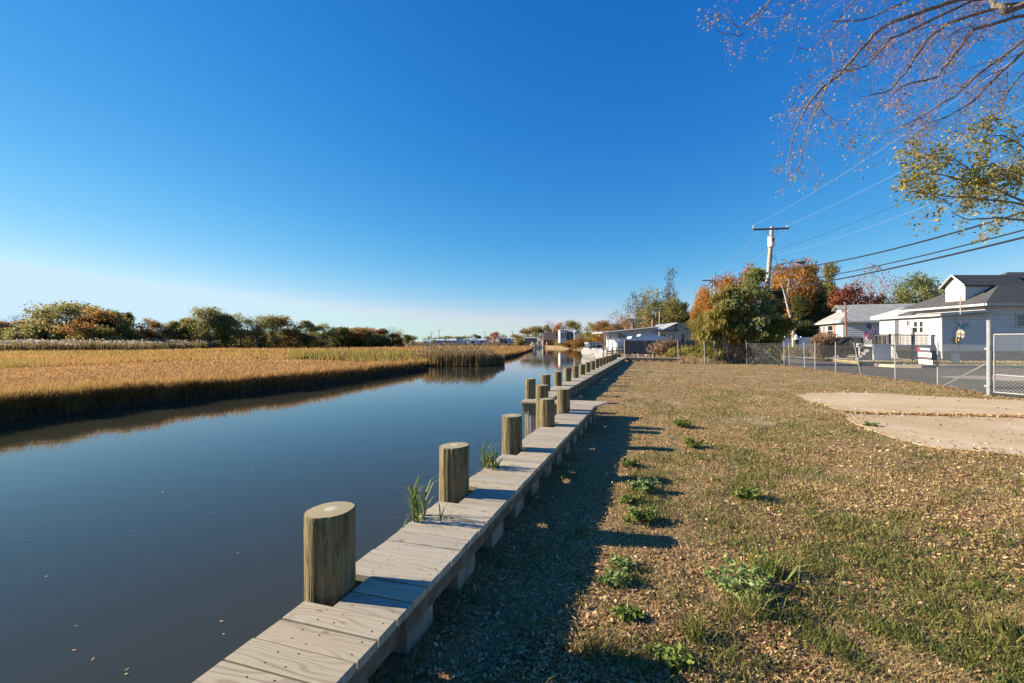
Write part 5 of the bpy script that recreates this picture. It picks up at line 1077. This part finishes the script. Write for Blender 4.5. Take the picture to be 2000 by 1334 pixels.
# ------------------------------------------------------------------ trees
def skeleton(mb, pts, r0, r1, n=5, bend=.12):
    p0, p1 = Vector(pts[0]), Vector(pts[1]); L = (p1-p0).length; k = 5; out = []
    off = Vector((random.uniform(-1,1), random.uniform(-1,1), random.uniform(-.3,.6)))*L*bend
    for i in range(k): s = i/(k-1); out.append(p0.lerp(p1, s)+off*math.sin(s*math.pi)+Vector((random.uniform(-1,1),random.uniform(-1,1),0))*L*.02)
    mb.tube(out, np.linspace(r0, r1, k), n, cap=False); return out
def make_tree(seed, H, Wd, base=.05, ncl=26, nleaf=5200, leaf=.31, style='round', sparse=0.0, trunk_r=.22, droop=0.0):
    global rng
    random.seed(seed); rng = np.random.default_rng(seed); cr, tr = MB(), MB(); z0 = H*base; cls = []
    for k in range(ncl):
        for _ in range(30):
            t = random.random(); ang = random.uniform(0, 6.28)
            if style == 'round': prof = math.sin(math.pi*min(1, .10+t*.86))**.55
            elif style == 'cone': prof = (1-t)**.8*.95+.10
            elif style == 'tall': prof = (.55+.45*math.sin(t*7+seed))*math.sin(math.pi*(.08+.86*t))**.6
            else: prof = math.sin(math.pi*min(1, .2+t*.75))**.6
            r = Wd/2*prof*random.random()**.45
            c = np.array([r*math.cos(ang), r*math.sin(ang), z0+(H-z0)*(.04+.90*t)])
            if all(np.linalg.norm((c-q[0])*[1,1,1.3]) > Wd*.10 for q in cls): break
        cls.append((c, Wd*random.uniform(.10,.19)*(1.0 if style != 'cone' else .8)))
    tb = np.array([random.uniform(-.1,.1)*Wd*.3, random.uniform(-.1,.1)*Wd*.3, z0+(H-z0)*.72])
    tp = [Vector((0,0,-.4)), Vector((tb[0]*.2,tb[1]*.2,H*.3)), Vector((tb[0]*.7,tb[1]*.5,H*.55)), Vector(tb)]
    tr.tube(tp, [trunk_r*1.25, trunk_r*.85, trunk_r*.5, trunk_r*.18], 7)
    for c, r in cls:
        s = min(.95, max(.18, (c[2]/H)*.62)); f = s*3; i = min(2, int(f)); p = tp[i].lerp(tp[i+1], f-i)
        lim = skeleton(tr, (p, Vector(c)), trunk_r*.32, trunk_r*.06, 4)
        for _ in range(5 if sparse else 2): q = lim[random.randint(2,4)]; skeleton(tr, (q, q+Vector((random.uniform(-1,1),random.uniform(-1,1),random.uniform(-.2,1)))*r*1.5), trunk_r*.07, trunk_r*.02, 3)
    n = int(nleaf*(1-sparse)); w_ = np.array([r**2 for _, r in cls]); w_ /= w_.sum(); idx = rng.choice(len(cls), n, p=w_); C = np.array([c for c, _ in cls])[idx]; Rr = np.array([r for _, r in cls])[idx]
    D = unit(rng.normal(size=(n,3))); D[:,2] *= .7; rad = Rr*rng.uniform(.3,1.45,n); P = C+D*rad[:,None]; P += rng.normal(0, Wd*.012, (n,3))
    if droop: P[:,2] -= droop*np.hypot(P[:,0]-0, P[:,1])*.2*rng.random(n)
    tone = rng.random(len(cls))[idx]*.55+rng.random(n)*.45; leaves(cr, P, leaf, tone, flat=.15, long=1.3+droop*1.2, droop=droop)
    a, b = cr.build('crown', M['lf_olive']), tr.build('trunk', M['bark'], attr=False); ma, mb_ = a.data, b.data; bpy.data.objects.remove(a); bpy.data.objects.remove(b); return ma, mb_, H, Wd
PT = {'A': make_tree(1,10,9), 'A2': make_tree(2,10,9.5,ncl=32), 'B': make_tree(3,10,6.5,style='tall'), 'B2': make_tree(4,10,7,style='tall',ncl=20), 'C': make_tree(5,10,6,base=.05,style='cone',ncl=34,nleaf=6500,leaf=.28),
      'D': make_tree(6,10,8,base=.3,sparse=.82,ncl=34,leaf=.22), 'D2': make_tree(7,10,7,base=.3,sparse=.72,ncl=30,leaf=.24), 'E': make_tree(8,4,7,base=.0,style='bush',ncl=22,nleaf=3400,leaf=.3,trunk_r=.08),
      'N': make_tree(9,10,9,ncl=44,nleaf=15000,leaf=.24), 'N2': make_tree(10,10,8,ncl=40,style='tall',nleaf=13000,leaf=.24), 'NC': make_tree(11,10,6.5,base=.03,style='cone',ncl=46,nleaf=15000,leaf=.20),
      'T': make_tree(12,12,7,base=.35,sparse=.80,ncl=22,nleaf=9000,leaf=.20,style='tall')}
random.seed(99); rng = np.random.default_rng(99)
words = {'lf_olive':'olive green','lf_dark':'dark green','lf_green':'mid green','lf_yolive':'yellowish olive','lf_orange':'bright orange','lf_rust':'rust brown','lf_gold':'golden yellow','lf_red':'brick red','lf_grey':'nearly bare grey','lf_silver':'silvery green'}
def tree(pt, px, topy, halfw, d, mat, label, zb=-.55, cat='tree', name='tree', group=None, bark='bark'):
    ma, mt, H, Wd = PT[pt]; x, y, zt_ = atd(px, topy, d); sz = (zt_-zb)/H*.985; sx_ = (halfw*2/F*d)/Wd*1.0
    t = empty(name, (x, y, zb), label, cat, group, rz=random.uniform(0,6.28))
    for nm, me, m_ in (('crown', ma, M[mat]), ('trunk', mt, M[bark])):
        o = bpy.data.objects.new(nm, me); COL.objects.link(o); o.parent = t; o.scale = (sx_, sx_, sz); o.material_slots[0].link = 'OBJECT'; o.material_slots[0].material = m_
    return t
line = [(0,624,28,'B','lf_rust',135),(36,617,24,'D','lf_grey',133),(68,617,26,'A','lf_rust',136),(128,591,46,'A2','lf_olive',132),(174,597,36,'A','lf_rust',124),(152,625,26,'B2','lf_yolive',126),(214,602,27,'B','lf_dark',133),(95,636,30,'E','lf_olive',124),
  (252,609,15,'B2','lf_dark',140),(286,621,22,'A','lf_rust',138),(318,627,20,'D2','lf_grey',142),(340,626,20,'B2','lf_yolive',139),(366,616,20,'B','lf_olive',141),(408,600,26,'A2','lf_olive',140),(439,610,24,'B','lf_silver',143),(470,612,26,'A','lf_olive',145),
  (502,614,22,'D2','lf_silver',146),(531,616,24,'A2','lf_olive',150),(562,617,22,'A','lf_rust',152),(598,625,24,'B2','lf_silver',156),(633,631,22,'A','lf_olive',160),(664,636,20,'B','lf_dark',166),(700,639,22,'A2','lf_rust',172),(728,640,18,'A','lf_red',178),(748,641,18,'B2','lf_olive',180),(768,638,16,'D','lf_grey',184),(238,632,20,'E','lf_yolive',128),(185,640,30,'E','lf_yolive',121),
  (796,652,11,'B','lf_olive',230),(808,655,8,'D2','lf_grey',235),(-40,612,40,'A','lf_olive',134),(-110,600,45,'A2','lf_rust',138)]
cnt = {}
pos = ['far left','left','left of centre','middle','right of centre','right end']
srt = sorted(line, key=lambda t: t[0]); vis = [t for t in srt if t[0] > -5]
for k, (px_, ty, hw, pt, mt, d_) in enumerate(srt):
    if px_ < -5: continue
    nxt = vis.index((px_, ty, hw, pt, mt, d_)); w1 = words[mt]; num = cnt.get(mt, 0); cnt[mt] = num+1
    shape = {'A':'rounded','A2':'broad','B':'tall','B2':'narrow','D':'leafless','D2':'sparse','E':'low bushy'}[pt]
    tree(pt, px_, ty, hw*1.42, d_, mt, f'{shape} {w1} tree, {ordn[num]} of that colour from the left in the marsh treeline', group='trees beyond the marsh')
for k in range(34):   # scrub at the feet of the treeline
    px_ = -30+k*24+random.uniform(-8,8); d_ = 118+max(0,px_)*.075
    tree('E', px_, 641+max(0,px_)*.014+random.uniform(-5,5), random.uniform(20,30), d_+random.uniform(0,8), (mm := random.choice(['lf_olive','lf_dark','lf_yolive','lf_olive','lf_rust'])), 'low dense '+words[mm]+' scrub bush at the foot of the marsh treeline', cat='bush', name='bush', group='scrub under the marsh treeline')
# right bank and behind the houses
RT = [
 ('A',1021,640,15,232,'lf_rust','rounded russet tree at the far bend, left of the brown roofed house',-.6),
 ('A2',1047,637,20,236,'lf_yolive','yellowish tree behind the brown roofed house',-.6),
 ('B2',1068,634,14,238,'lf_olive','olive tree directly above the brown roof',-.6),
 ('D',1072,626,14,220,'lf_grey','bare tree rising above the far bend trees',-.6),
 ('A',1096,629,15,215,'lf_red','reddish tree left of the narrow white house',-.3),
 ('A2',1118,626,19,212,'lf_olive','rounded olive tree above the grey roofed house',-.3),
 ('B',1092,640,14,205,'lf_rust','brown tree behind the narrow white house',-.3),
 ('A',1151,629,20,150,'lf_olive','olive green tree on the right bank past the bright annexe',-.2),
 ('A2',1178,626,19,146,'lf_rust','brownish tree left of the bare pair on the right bank',-.2),
 ('E',1158,652,16,128,'lf_gold','low golden yellow bush above the cabin cruiser',-.2),
 ('E',1140,660,22,140,'lf_rust','low brown bush on the creek bank left of the golden bush',-.6),
 ('E',1116,664,22,160,'lf_rust','brown bank scrub below the bright annexe',-.8),
 ('E',1097,663,13,178,'lf_yolive','yellow green bush over the boathouse deck',-.8),
 ('E',1014,660,10,206,'lf_yolive','bright lime bush at the tip of the marsh',-.6),
 ('E',1183,650,20,112,'lf_rust','brown brush behind the landing stage',-.1),
 ('D',1207,606,22,110,'lf_grey','first bare tree on the right bank left of the dark roofed house',-.1),
 ('D2',1226,610,18,104,'lf_rust','thin russet leaved tree beside the dark roofed house',-.1),
 ('A2',1206,632,24,112,'lf_rust','brown leaved tree low behind the creekside porch',-.1),
 ('D2',1246,566,22,88,'lf_grey','tall wispy tree left of the tall scraggly tree, mostly bare',-.1),
 ('D2',1268,558,24,86,'lf_yolive','tall open tree with olive leaves behind the creekside house',-.1),
 ('T',1309,519,27,88,'lf_grey','tallest scraggly bare tree with wavy crown behind the creekside house',-.1),
 ('N',1292,578,36,84,'lf_olive','dense olive tree at the foot of the tall scraggly tree',-.1),
 ('N2',1318,582,24,82,'lf_olive','rounded olive tree behind the gable of the creekside house',-.1),
 ('NC',1336,588,24,80,'lf_dark','dark evergreen right of the creekside gable',-.1),
 ('E',1362,640,18,78,'lf_dark','dark shrub at the foot of the leaning pole',-.1),
 ('N',1412,526,40,63,'lf_orange','large orange maple behind the slim pale pole',0),
 ('N2',1375,560,24,66,'lf_orange','left low orange maple beside the leaning pole',0),
 ('N2',1462,519,32,62,'lf_orange','orange tree directly behind the tall utility pole',0),
 ('N',1372,604,24,60,'lf_yolive','yellow green tree under the orange maples',0),
 ('N',1548,497,46,70,'lf_orange','tall orange tree right of the tall utility pole',.1),
 ('NC',1585,512,34,72,'lf_olive','tall olive cedar right of the orange tree',.1),
 ('NC',1622,508,32,76,'lf_olive','second tall cedar with spreading tip before the red tree',.1),
 ('NC',1560,574,34,66,'lf_dark','dark cedar in front of the orange tree trunk',.1),
 ('NC',1602,572,34,68,'lf_dark','dark drooping cedar left of the shuttered house',.1),
 ('NC',1525,560,26,62,'lf_dark','dark evergreen tight behind the tall pole and bush',.1),
 ('N',1664,548,44,74,'lf_red','round brick red tree behind the grey roof',.1),
 ('D',1700,514,34,84,'lf_red','nearly bare tree with a few red leaves above the grey roof',.1),
 ('D',1752,540,26,96,'lf_grey','bare thin tree between the red tree and the dark round tree',.1),
 ('A',1727,574,20,92,'lf_dark','low dark tree crown just above the grey roof ridge',.1),
 ('N',1803,524,44,68,'lf_green','large round dark green tree left of the gabled dormer',.1)]
for pt, px_, ty, hw, d_, mt, lb, zb in RT: tree(pt, px_, ty, hw*1.08, d_, mt, lb, zb, cat='bush' if pt == 'E' else 'tree', name='bush' if pt == 'E' else 'tree')
# pale trunk showing in front of the dark cedars
x, y, z = atd(1545,700,49); bt = empty('tree', (x, 49, .1), 'pale forked bare tree trunk standing before the dark cedars', 'tree')
mb = MB(); mb.tube([(x+.35,49,-.1),atd(1549,640,49),atd(1541,610,49),atd(1533,578,49)], [.2,.15,.11,.07], 7); o = child(mb, 'trunk', M['palebark'], bt)
mb = MB(); mb.tube([atd(1535,592,49),atd(1539,565,49),atd(1541,545,49)], [.08,.05,.03], 6); mb.tube([atd(1533,578,49),atd(1528,560,49),atd(1520,545,49)], [.07,.05,.02], 6); child(mb, 'branch', M['palebark'], bt)
mb = MB(); C = np.array([atd(1540+random.gauss(0,7), 630+random.gauss(0,12), 48.8+random.random()) for _ in range(260)]); leaves(mb, C, .22, rng.random(260)); child(mb, 'leaves', M['lf_orange'], bt, attr=True)
# far shore masses
for k, (px_, ty, hw, mt, pt, lb) in enumerate([(858,657,14,'lf_olive','A','low olive trees behind the leftmost sheds'),(876,656,14,'lf_olive','A2','wide olive tree behind the white gabled shed'),(893,656,12,'lf_silver','B','grey green tree above the white gabled shed'),(910,655,12,'lf_yolive','A','yellowish tree right of the white gable'),
   (926,652,12,'lf_grey','A','grey tree behind the far warehouse'),(936,655,10,'lf_olive','B2','tree above the far warehouse end'),(950,656,10,'lf_dark','A','dark tree left of the far red tree'),(967,648.5,12,'lf_red','A2','single round red tree on the far shore'),(984,652,8,'lf_dark','D2','thin tree behind the blue shop'),(1002,652,9,'lf_dark','A','dark tree right of the blue shop'),(829,657,6,'lf_grey','D','small bare tree at the left end of the sheds'),(838,655,6,'lf_grey','D2','second small bare tree at the left end of the sheds')]):
    tree(pt, px_, ty, hw, 330 if k != 7 else 296, mt, lb, -.6, group=None)
mb = MB(); n = 9000; px_ = rng.uniform(-300,1045,n); d_ = rng.uniform(212,290,n); C = np.stack([(px_-1000)/F*d_, d_, -.6+1.3*rng.random(n)**1.5*(.5+fnoise(px_,px_*0,30))], 1); leaves(mb, C, .7, rng.random(n)); stuff(mb, 'far_scrub', M['lf_grey'], 'brown scrub in front of the sheds on the far shore', 'scrub')

# foreground trees at the corner of the lawn
def clump_tree(label, name, blobs, d, stems, mat, leaf, nleaf, long=2.2, droop=.8, cat='tree', bark='bark', mats=None):
    x0 = atd(stems[0][0], 667, d)[0]; t = empty(name, (x0, d, -.08), label, cat); cr, tr = MB(), MB()
    w_ = np.array([b[2]*b[3] for b in blobs], float); w_ /= w_.sum(); sub = []
    for i, (bx, by, rx, ry, dy) in enumerate(blobs):
        for _ in range(int(5+rx*ry/110)):
            a, r = random.uniform(0,6.28), random.random()**.5; cxp_, cyp_ = bx+rx*r*math.cos(a)*.88, by+ry*r*math.sin(a)*.88; sub.append((atd(cxp_, cyp_, d+dy+random.uniform(-1,1)*rx/F*d*.7), random.uniform(9,19)/F*d))
    idx = rng.integers(0, len(sub), nleaf); C = np.array([s[0] for s in sub])[idx]; Rr = np.array([s[1] for s in sub])[idx]; tn = rng.random(len(sub))[idx]
    D = unit(rng.normal(size=(nleaf,3)))*(Rr*rng.random(nleaf)**.4)[:,None]*np.array([1.15,1.15,.75]); leaves(cr, C+D, leaf, tn*.5+rng.random(nleaf)*.5, long=long, droop=droop, flat=.1)
    for i, (bx_, tx, ty, r) in enumerate(stems):
        p0 = Vector(atd(bx_, 667, d)); p0.z = -.1; p1 = Vector(atd(tx, ty, d+random.uniform(-.4,.4))); pts = skeleton(tr, (p0, p1), r, r*.25, 7, .05)
        for _ in range(9): s = random.choice(sub); q = pts[random.randint(1,4)]; skeleton(tr, (q, Vector(s[0])), r*.3, r*.05, 4, .1)
    child(cr, 'crown', M[mat], t, attr=True); child(tr, 'trunk', M[bark], t); return t
clump_tree('tall mid green leafy tree hiding the foot of the utility pole at the lawn corner', 'tree', [(1470,560,26,24,0),(1455,600,40,34,0),(1490,610,30,34,.3),(1478,650,40,30,0),(1506,645,24,28,.4),(1440,640,26,28,.2),(1474,540,14,14,.2)], 32.0, [(1493,1488,600,.20),(1470,1460,600,.07)], 'lf_green', .13, 11000)
clump_tree('yellowish green willow like tree with drooping leaves left of the utility pole', 'tree', [(1405,610,24,34,0),(1420,640,34,34,0),(1392,650,18,30,0),(1445,655,26,32,0),(1425,585,20,20,.2),(1400,680,16,22,0),(1432,580,26,20,.3)], 32.4, [(1424,1418,600,.06),(1412,1405,610,.05),(1436,1440,600,.06)], 'lf_yolive', .12, 10000, long=3.2, droop=1.6, bark='palebark')
clump_tree('small tangled shrub with brownish stems right of the corner tree', 'shrub', [(1508,640,18,22,0),(1515,665,16,22,-.2),(1525,640,14,14,0),(1508,690,14,16,0),(1535,634,12,9,-.2)], 31.6, [(1510,1512,640,.04),(1504,1500,650,.03)], 'lf_yolive', .12, 3600, cat='shrub')
clump_tree('low brown dry undergrowth beneath the willow like tree', 'undergrowth', [(1440,692,34,14,0),(1410,697,20,12,0),(1470,690,20,12,0)], 33.4, [(1440,1442,690,.02),(1425,1424,680,.02)], 'dry', .08, 6000, cat='undergrowth')
clump_tree('tall tan ornamental grass clump behind the fence at the driveway', 'ornamental_grass', [(1610,668,20,16,0),(1604,684,14,12,0),(1622,680,14,12,0)], 37.5, [(1610,1610,672,.02)], 'dry', .055, 6500, long=6, droop=-1.2, cat='ornamental grass')
clump_tree('low yellow green garden plants in front of the lavender fence', 'garden_plants', [(1540,686,10,6,0),(1556,684,9,7,.3),(1574,688,9,6,0),(1590,690,8,6,0)], 43, [(1556,1556,684,.02)], 'lf_gold', .14, 1100, cat='plants')
clump_tree('reddish dry brush against the grey board fence', 'brush', [(1290,682,16,9,0),(1310,678,18,10,0),(1335,684,16,9,0)], 49, [(1310,1310,672,.02),(1295,1293,672,.015),(1325,1330,668,.015)], 'dry', .08, 4500, cat='brush', long=4)
clump_tree('green and tan weedy patch behind the back fence posts', 'weedy_patch', [(1345,692,22,10,0),(1372,688,12,10,0),(1310,695,18,7,0),(1360,700,22,7,-2)], 42, [(1350,1350,690,.02)], 'lf_yolive', .13, 1900, cat='weeds')
# dry tall weeds stuff behind the back edge and along fence
mb = MB(); n = 9000; px_ = rng.uniform(1325,1530,n); d_ = rng.uniform(31.6,40,n); x = (px_-1000)/F*d_; k = x > 10.2+0*d_; blades(mb, np.stack([x,d_,np.full(n,-.09)],1)[k], rng.uniform(.12,.5,k.sum()), .04, rng.uniform(.1,.6,k.sum()), rng.random(k.sum()))
n = 5000; t_ = rng.random(n)*(len(fence_pt)-1); i_ = t_.astype(int); fp = np.array(fence_pt); P = fp[i_]+(fp[i_+1]-fp[i_])*(t_-i_)[:,None]+rng.normal(0,.12,(n,2)); blades(mb, np.concatenate([P, np.full((n,1),-.03)],1), rng.uniform(.04,.16,n), .016, rng.uniform(.2,1,n), rng.random(n))
n = 26000; px_ = rng.uniform(1200,1470,n); d_ = F*1.65/rng.uniform(19,44,n); x = (px_-1000)/F*d_; k = (x > 11+np.maximum(0,(d_-46))*.27) & (d_ > 37.3); blades(mb, np.stack([x,d_,np.full(n,-.09)],1)[k], rng.uniform(.1,.35,k.sum()), .07, rng.uniform(.1,.8,k.sum()), rng.random(k.sum()))
stuff(mb, 'dry_weeds', M['dry'], 'dry straw coloured weeds along the fence lines and on rough ground', 'weeds')
mb = MB(); n = 16000; px_ = rng.uniform(1480,2300,n); d_ = rng.uniform(27.8,46,n); x = (px_-1000)/F*d_; lp = [(a, b+.3) for a, b in lot]; k = inside(x, d_, lp) & ((d_ < 34.5) | (x < 27)); blades(mb, np.stack([x,d_,np.full(n,.10)],1)[k], rng.uniform(.04,.10,k.sum()), .05, rng.uniform(.2,1,k.sum()), .2+.8*rng.random(k.sum()))
stuff(mb, 'roadside_grass', M['grass'], 'thin dry grass on the verge across the road', 'grass')

# ------------------------------------------------------------------ overhanging tree at the right
TX, TY = 13.2, 6.2
ot = empty('overhanging_tree', (TX, TY, -.05), 'large nearly leafless tree whose branches reach in from the upper right', 'tree')
br, tw, lf = MB(), MB(), MB(); forkp = Vector((TX-.4, TY, 3.4))
mb = MB(); mb.tube([(TX,TY,-.3),(TX-.02,TY,.1),(TX-.1,TY,1.5),(TX-.3,TY,2.8),tuple(forkp),(TX-.5,TY+.1,3.9),(TX-.6,TY+.15,4.5)], [.44,.36,.29,.26,.22,.13,.05], 14); child(mb, 'trunk', M['bark'], ot)
tips = []
def path(pts, d0, d1, r0, r1, root=True, tw_n=10, tw_len=.7):
    P = [Vector(atd(px_, py_, d0+(d1-d0)*k/(len(pts)-1))) for k, (px_, py_) in enumerate(pts)]
    if root: P = [forkp, forkp.lerp(P[0], .5)+Vector((0,0,.3))]+P
    Q = []
    for k in range(len(P)-1):
        for s in (0,.33,.66): Q.append(P[k].lerp(P[k+1], s)+Vector((random.uniform(-1,1),random.uniform(-1,1),random.uniform(-1,1)))*.018)
    Q.append(P[-1]); r = np.linspace(r0*.62, r1*.7, len(Q))
    if root: r[:6] += np.linspace(.075, 0, 6)
    br.tube(Q, r, 6, cap=False); st = 6 if root else 1
    for k in range(st, len(Q)):
        dirv = (Q[k]-Q[k-1]).normalized()
        for _ in range(1 if random.random() < tw_n/11 else 0): twig(Q[k], dirv, tw_len*random.uniform(.6,1.35), min(.007, max(.003, r[k]*.35)), 3)
    return Q
def twig(p, dirv, L, r, depth):
    v = (dirv+Vector((random.gauss(0,.55), random.gauss(0,.55), random.gauss(-.05,.50)))).normalized(); pts = [p]; q = p.copy(); n = 4
    for k in range(n): v = (v+Vector((random.gauss(0,.16),random.gauss(0,.16),random.gauss(-.03,.14)))).normalized(); q = q+v*L/n; pts.append(q.copy())
    tw.tube(pts, np.linspace(r, r*.4, n+1), 3, cap=False); tips.extend(pts[1:])
    if depth:
        for k in range(1, n+1):
            if random.random() < .95: twig(pts[k], (v+Vector((random.gauss(0,.5),)*1+(random.gauss(0,.5), random.gauss(0,.4)))).normalized(), L*random.uniform(.45,.7), r*.55, depth-1)
path([(2080,-60),(1860,0),(1780,30),(1720,55),(1680,98),(1640,145),(1600,175),(1572,215),(1550,270),(1537,325)], 8.2, 7.2, .075, .008, tw_n=5, tw_len=.5)
path([(2100,-20),(1900,0),(1800,48),(1740,75),(1690,130),(1625,142)], 8.6, 7.6, .07, .01)
path([(1632,138),(1608,185),(1585,235),(1572,280),(1565,322)], 7.4, 7.2, .02, .006, root=False, tw_n=3, tw_len=.4)
path([(1600,210),(1625,240),(1642,280),(1660,300)], 7.3, 7.2, .012, .004, root=False, tw_n=3, tw_len=.35)
path([(2150,-10),(1960,10),(1850,45),(1810,80),(1775,130),(1740,175),(1690,190)], 9, 8, .075, .01)
path([(2150,20),(1990,32),(1900,60),(1865,105),(1830,150),(1760,170),(1710,215)], 8.4, 7.8, .07, .01)
path([(2150,60),(2000,80),(1930,130),(1860,190),(1800,228),(1730,262)], 8.8, 8.2, .07, .008)
path([(2150,80),(2010,92),(1960,135),(1900,200),(1860,222),(1815,240)], 8.0, 7.6, .065, .008)
path([(2120,-100),(1900,-60),(1800,-10),(1700,35),(1625,42)], 8.6, 7.8, .06, .01)
path([(1990,-120),(1700,-120),(1560,-60),(1505,0),(1470,35),(1447,55),(1430,42)], 8.2, 7.6, .05, .007, tw_n=3, tw_len=.4)
path([(1505,0),(1478,40),(1447,72),(1410,66),(1395,50)], 7.7, 7.6, .016, .005, root=False, tw_n=4, tw_len=.4)
path([(1700,-40),(1620,60),(1590,95),(1555,97)], 8.2, 8, .02, .006, root=False, tw_n=6, tw_len=.5)
path([(1760,-30),(1650,-10),(1570,0),(1530,30)], 8.4, 8.2, .02, .006, root=False, tw_n=7, tw_len=.5)
path([(2040,110),(1990,150),(1960,190),(1950,205)], 8.0, 7.8, .03, .006, root=False, tw_n=8, tw_len=.5)
path([(2000,10),(1965,22),(1945,12),(1930,-20)], 7.6, 7.8, .09, .06, root=False, tw_n=4)
ntop = len(tips)
path([(2120,440),(2000,432),(1945,424),(1895,431),(1858,415)], 8.2, 7.6, .05, .008, tw_n=4, tw_len=.35)
path([(2120,410),(2000,400),(1920,388),(1850,384),(1800,378)], 8.6, 7.8, .05, .008, tw_n=12, tw_len=.31)
path([(2000,395),(1920,360),(1870,348),(1815,338),(1778,340)], 8.4, 7.8, .03, .006, root=False, tw_n=12, tw_len=.31)
path([(2000,360),(1940,320),(1900,332),(1855,308),(1815,306)], 8.4, 7.9, .03, .006, root=False, tw_n=12, tw_len=.40)
path([(2060,330),(2000,290),(1960,265),(1925,262)], 8.4, 8.1, .03, .006, root=False, tw_n=12, tw_len=.4)
path([(2060,360),(1990,340),(1950,350),(1900,352)], 8.8, 8.2, .03, .006, root=False, tw_n=12, tw_len=.4)
T = np.array([tuple(p) for p in tips]); A_, B_ = T[:ntop], T[ntop:]
k = rng.random(len(A_)) < .08; C = A_[k]+rng.normal(0,.03,(k.sum(),3)); leaves(lf, C, .030, rng.random(len(C)), long=1.4, m=0)
k = rng.integers(0, len(B_), 6200); C = B_[k]+rng.normal(0,.055,(len(k),3)); leaves(lf, C, .042, rng.random(len(C)), long=1.5, m=1, flat=.3)
child(br, 'branches', M['bark'], ot); child(tw, 'twigs', M['twig'], ot); child(lf, 'leaves', [M['lf_over'], M['lf_overy']], ot, attr=True)

fk = MB(); n = 70; px_ = rng.uniform(0, 1000, n); py_ = rng.uniform(760, 1330, n); P = np.array([onz(a, b, -.995) for a, b in zip(px_, py_)]); k = [(p[0]*CT-p[1]*ST) < -2.9 for p in P]; leaves(fk, P[k], .022, .5+.5*rng.random(sum(k)), flat=6, long=1.6)
stuff(fk, 'floating_leaves', M['litter'], 'tiny leaves and specks drifting on the creek', 'floating leaves')
